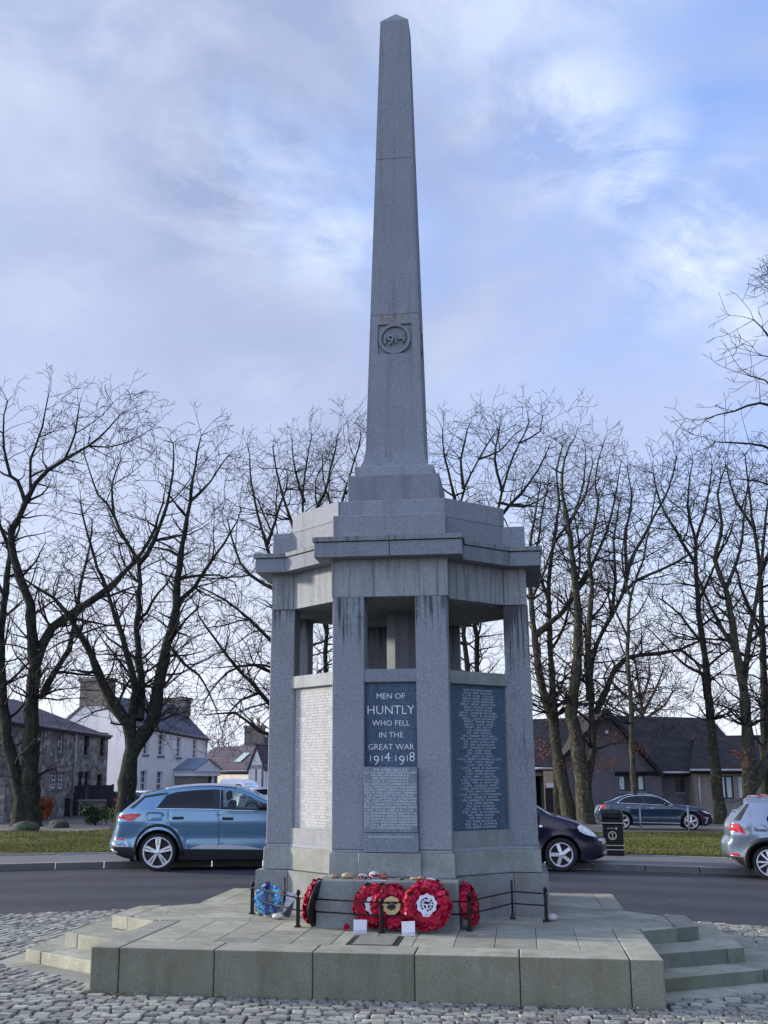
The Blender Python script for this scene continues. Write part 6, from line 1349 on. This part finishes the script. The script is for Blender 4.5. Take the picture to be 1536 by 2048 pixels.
# ------------------------------------------------------------------ shrubs, hedges, grass
def leafmat(n,a,b): return plain(n,tuple((x+y)/2 for x,y in zip(a,b)),.7,var=.55,scale=5)
M_EVG=leafmat('evergreen_leaf',(.012,.030,.012),(.045,.085,.03)); M_LIME=leafmat('yellow_green_leaf',(.05,.09,.02),(.11,.16,.035)); M_ORG=leafmat('orange_leaf',(.16,.035,.012),(.42,.10,.03)); M_HEDGE=leafmat('dark_hedge_leaf',(.006,.012,.008),(.02,.03,.016)); M_BEECH=leafmat('brown_beech_leaf',(.13,.04,.018),(.30,.10,.04))
def shrub(name,label,cat,px,py,wpx,hpx,mat,n,seed,ls=.07,dd=.5,boxy=False,dup=None):
    P=atG(px,py); s=pxm(P); w,h=wpx/s,hpx/s; rg=random.Random(seed); t=thing(name,label,cat,P); V=[];Fq=[]; st=TB()
    cl=[(Vector((rg.uniform(-.5,.5)*w,rg.uniform(-.5,.5)*dd,rg.uniform(.25,.9)*h)),rg.uniform(.18,.34)) for _ in range(9)]
    for c,r in cl[:7]: st.tube([Vector((c.x*.2,c.y*.2,-.05)),c*.6,c],[.02,.014,.008],5)
    for _ in range(n):
        if boxy: c=Vector((rg.uniform(-.5,.5)*w,rg.uniform(-.5,.5)*dd,rg.uniform(.02,1)*h)); k=rg.choice((0,1,2)); 
        else:
            q,r=rg.choice(cl); c=q+Vector((rg.gauss(0,r*.55*w*.6),rg.gauss(0,r*dd),rg.gauss(0,r*.55*h))); c.z=max(.02,c.z)
        if boxy:
            if k==0: c.z=h*rg.uniform(.93,1.03)
            elif k==1: c.y=-dd/2+rg.gauss(0,.03)
        u=Vector((rg.gauss(0,1),rg.gauss(0,1),rg.gauss(0,1))).normalized()*ls*rg.uniform(.6,1.3); v=u.orthogonal().normalized()*ls*.55; o=len(V); V+=[c-u,c+v,c+u,c-v]; Fq.append((o,o+1,o+2,o+3))
    npmesh('foliage',[tuple(v) for v in V],Fq,mat,t); st.build('stem',B_TWIG,t)
    if boxy: MB().box(-w*.47,w*.47,-dd*.4,dd*.4,0,h*.94).build('inner_growth',M_HEDGE if mat is not M_BEECH else B_TWIG2,t)
    return t
shrub('evergreen_shrub','loose dark green evergreen shrub between boulder and blue car','shrub',196,1650,62,36,M_EVG,1500,1); shrub('evergreen_shrub','yellow-green leafy shrub at the foot of the forked tree','shrub',244,1652,40,40,M_LIME,1100,2)
shrub('orange_shrub','orange-leaved winter shrub beside the stone gate pier','shrub',90,1640,30,40,M_ORG,900,3); shrub('ivy_shrub','dark green bush topping the street corner wall','shrub',8,1600,30,28,M_EVG,600,5)
shrub('clipped_hedge','low dark clipped hedge under the white house windows','hedge',286,1600,40,30,M_HEDGE,1500,6,.09,1.2,True); shrub('beech_hedge','rusty brown beech hedge by the gabled white house','hedge',522,1626,54,38,M_BEECH,2200,7,.09,1.2,True)
# grass blades on the lawn near the pavement, and leaf litter under the trees
def blades(name,n,r0,r1,xr,mat,h=(.014,.045),seed=1,lit=False):
    rng=np.random.default_rng(seed); a=[];
    r=np.sqrt(rng.uniform(r0**2,r1**2,n*3)); an=rng.uniform(R(20),R(160),n*3); x=RC[0]+r*np.cos(an); y=RC[1]+r*np.sin(an); k=(x>xr[0])&(x<xr[1]); x,y,r=x[k][:n],y[k][:n],r[k][:n]; n=len(x)
    from mathutils import noise as mn
    if not lit:
        kp=np.array([mn.noise(Vector((a_*.55,b_*.35,seed)))+.5*mn.noise(Vector((a_*2.1,b_*1.3,7)))<.16+rng.random()*.25 for a_,b_ in zip(x,y)]); x,y,r=x[kp],y[kp],r[kp]; n=len(x)
    z=np.array([lawnz(a_,b_) for a_,b_ in zip(x,y)]); th=rng.uniform(0,2*PI,n); hh=rng.uniform(*h,n); w=rng.uniform(.006,.014,n) if not lit else rng.uniform(.02,.045,n)
    dx,dy=np.cos(th)*w,np.sin(th)*w; lx,ly=rng.normal(0,.6,n)*hh,rng.normal(0,.6,n)*hh
    if lit: zt=hh*.3
    else: zt=hh
    V=np.stack([np.stack([x-dx,y-dy,z],1),np.stack([x+dx,y+dy,z],1),np.stack([x+lx,y+ly,z+zt],1)],1).reshape(-1,3); Fq=np.arange(3*n).reshape(-1,3)
    return stuff(npmesh(name,V,Fq,mat))
t=NT('grass_blade'); n1=t.noise(t.coord(1),.5,4,.6); n2=t.noise(t.coord(1),9,3,.6); c=t.mix(t.ramp(n2,(.3,0.),(.7,1.)),(.050,.066,.014),(.165,.175,.040)); c=t.mix(t.math('MULTIPLY',t.ramp(n1,(.5,0.),(.66,1.)),.7),c,(.13,.11,.045)); t.bsdf(c,.8,0,None,.2); M_GRASS=t.m
o=blades('lawn_grass',170000,18.1,27,(-15,15),M_GRASS); o2=blades('lawn_grass',90000,27,37.8,(-19,24),M_GRASS,(.025,.065),2)
blades('fallen_leaves',9000,19,37.5,(-17,20),M_COPPER,(.02,.05),3,True)

# grit, leaf scraps and pale specks caught along the foot of the platform wall
def litter(name,n,mat,seed,sz):
    rng=np.random.default_rng(seed); u=rng.uniform(-2.4,4.0,n); v=-3.30-np.abs(rng.normal(0,.16,n)); k=rng.random(n)<.25; v[k]=rng.uniform(-4.4,-3.3,k.sum())
    x=X0+cS*u+sS*v; y=Y0-sS*u+cS*v; z=np.full(n,.031)+rng.uniform(0,.006,n); th=rng.uniform(0,6.28,n); w=rng.uniform(*sz,n)
    V=np.stack([np.stack([x+w*np.cos(th+a),y+w*np.sin(th+a),z+rng.uniform(0,.012,n)],1) for a in (0,1.5,2.9,4.4)],1).reshape(-1,3); stuff(npmesh(name,V,np.arange(4*n).reshape(-1,4),mat))
litter('leaf_litter',420,plain('leaf_scrap',(.07,.04,.022),.9,var=.5,scale=20),5,(.006,.022)); litter('gravel_specks',170,plain('pale_grit',(.55,.53,.50),.8),6,(.003,.008))
# ------------------------------------------------------------------ light
SUN_AZ=R(162); SUN_EL=R(14)     # direction to the sun: azimuth measured from +x toward +y
sd=bpy.data.lights.new('sun','SUN'); sd.energy=5.0; sd.angle=R(5); sd.color=(1,.90,.74)
so=bpy.data.objects.new('sun',sd); COL.objects.link(so)
dv=Vector((math.cos(SUN_AZ)*math.cos(SUN_EL),math.sin(SUN_AZ)*math.cos(SUN_EL),math.sin(SUN_EL)))
so.rotation_euler=dv.to_track_quat('Z','Y').to_euler(); so.location=(0,0,60)
W=bpy.data.worlds.new('World'); S.world=W; W.use_nodes=True; t=W.node_tree; t.nodes.clear()
class WT(NT):
    def __init__(s,tree): s.t=tree
w=WT(t)
sky=w.n('TexSky'); sky.sky_type='NISHITA'; sky.sun_disc=False; sky.sun_elevation=SUN_EL; sky.sun_rotation=PI/2-SUN_AZ; sky.altitude=120; sky.air_density=1; sky.dust_density=.6; sky.ozone_density=1.5
d=w.n('TexCoord').outputs['Generated']; sp=w.n('SeparateXYZ',Vector=d); X,Y,Z=sp.outputs[0],sp.outputs[1],sp.outputs[2]
zz=w.math('ADD',w.math('MAXIMUM',Z,0.0),.42)
cl=w.n('CombineXYZ',i0=w.math('DIVIDE',X,zz),i1=w.math('DIVIDE',Y,zz),i2=0.0).outputs[0]
nz=lambda sc,det,rough,dist,off:w.n('TexNoise',Vector=w.n('Mapping',Vector=cl,Location=off).outputs[0],Scale=sc,Detail=det,Roughness=rough,Distortion=dist).outputs[0]
A1=nz(1.35,7.,.52,.35,(3.1,1.7,0)); A2=nz(2.6,7.,.56,.3,(7.7,4.2,1.3)); A3=nz(1.7,7.,.55,.4,(1.2,9.4,2.2))
grey=(3.3,4.05,6.3); pale=(4.8,5.7,8.1); white=(8.6,9.6,10.8)
c=w.mix(w.ramp(A1,(.38,0.),(.62,1.)),grey,pale)
c=w.mix(w.math('MULTIPLY',w.ramp(A2,(.55,0.),(.74,1.)),.36),c,white)
def dirv(px,py):
    r=ray(px,py).normalized(); q=max(r.z,0)+.42; return (r.x/q,r.y/q,0)
def blob(px,py,rx,ry):
    a=dirv(px,py); dd=w.n('VectorMath',{'operation':'SUBTRACT'},i0=cl,i1=a).outputs[0]
    m=w.n('VectorMath',{'operation':'MULTIPLY'},i0=dd,i1=(1/(rx*.78),1/(ry*.72),0)).outputs[0]; l=w.n('VectorMath',{'operation':'LENGTH'},i0=m).outputs['Value']
    return w.n('MapRange',{'interpolation_type':'SMOOTHSTEP'},Value=l,i1=1.0,i2=0.0).outputs[0]
# clear gaps, mostly toward +x
side=w.n('MapRange',Value=X,i1=-.02,i2=.34)
gb=w.math('MAXIMUM',w.math('MULTIPLY',blob(1520,330,.42,.75),.26),w.math('MULTIPLY',side.outputs[0],.09))
gap=w.math('MULTIPLY',w.ramp(w.math('ADD',w.math('ADD',A3,gb),w.n('MapRange',Value=X,i1=.02,i2=-.14,i3=0.0,i4=-.16).outputs[0]),(.54,0.),(.70,1.)),.9)
blue=w.mix(.3,(2.5,4.1,9.3),w.mix(1.0,sky.outputs[0],(3.4,3.4,3.4),'MULTIPLY'))
c=w.mix(gap,c,blue)
# ragged sunlit cloud edges
wn=nz(4.6,7.,.62,.6,(5.1,2.2,.4)); wn2=nz(9.5,6.,.6,.5,(2.1,7.2,.4)); wm=None
for (px,py,rx,ry,k) in ((1110,240,.17,.20,.72),(1265,345,.09,.16,.9),(1400,515,.17,.26,1.),(1510,650,.10,.22,.85),(500,400,.26,.30,.5),(660,495,.16,.20,.6),(120,30,.3,.2,.35),(1010,10,.25,.2,.5),(80,600,.2,.26,.22),(530,780,.14,.12,.4)):
    b_=w.math('MULTIPLY',blob(px,py,rx,ry),k); wm=b_ if wm is None else w.math('MAXIMUM',wm,b_)
f=w.math('MULTIPLY',wm,w.ramp(w.math('ADD',w.math('MULTIPLY',wn,.7),w.math('MULTIPLY',wn2,.3)),(.43,0.),(.58,1.)))
c=w.mix(f,c,white)
# thin bright haze low down
mid=w.n('MapRange',Value=Z,i1=.52,i2=.26)
c=w.mix(w.math('MULTIPLY',mid.outputs[0],.45),c,(5.2,5.9,8.4))
lowf=w.n('MapRange',Value=Z,i1=.27,i2=.04)
c=w.mix(w.math('MULTIPLY',lowf.outputs[0],.80),c,(9.8,10.5,11.6))
# sky out of view brightened behind camera and -x, dimmed +x, to light memorial
back=w.n('MapRange',Value=Y,i1=.15,i2=-.6,i3=1.0,i4=1.75)
lf=w.n('MapRange',Value=X,i1=-.8,i2=.8,i3=1.5,i4=.5); lf=w.mix(w.n('MapRange',Value=Y,i1=.75,i2=.3).outputs[0],(1,1,1),lf.outputs[0])
bb=w.math('MULTIPLY',back.outputs[0],1.0)
c=w.mix(1.0,c,w.n('CombineXYZ',i0=bb,i1=bb,i2=bb).outputs[0],'MULTIPLY'); c=w.mix(1.0,c,lf,'MULTIPLY')
bg=w.n('Background',Color=c,Strength=.085); ow=t.nodes.new('ShaderNodeOutputWorld'); t.links.new(bg.outputs[0],ow.inputs[0])
vs=S.view_settings; vs.view_transform='Standard'; vs.look='None'; vs.exposure=.40; vs.gamma=1; vs.use_curve_mapping=False
S.cycles.max_bounces=6; S.cycles.diffuse_bounces=1; S.cycles.glossy_bounces=3; S.cycles.transmission_bounces=4; S.cycles.transparent_max_bounces=12; S.cycles.use_denoising=True
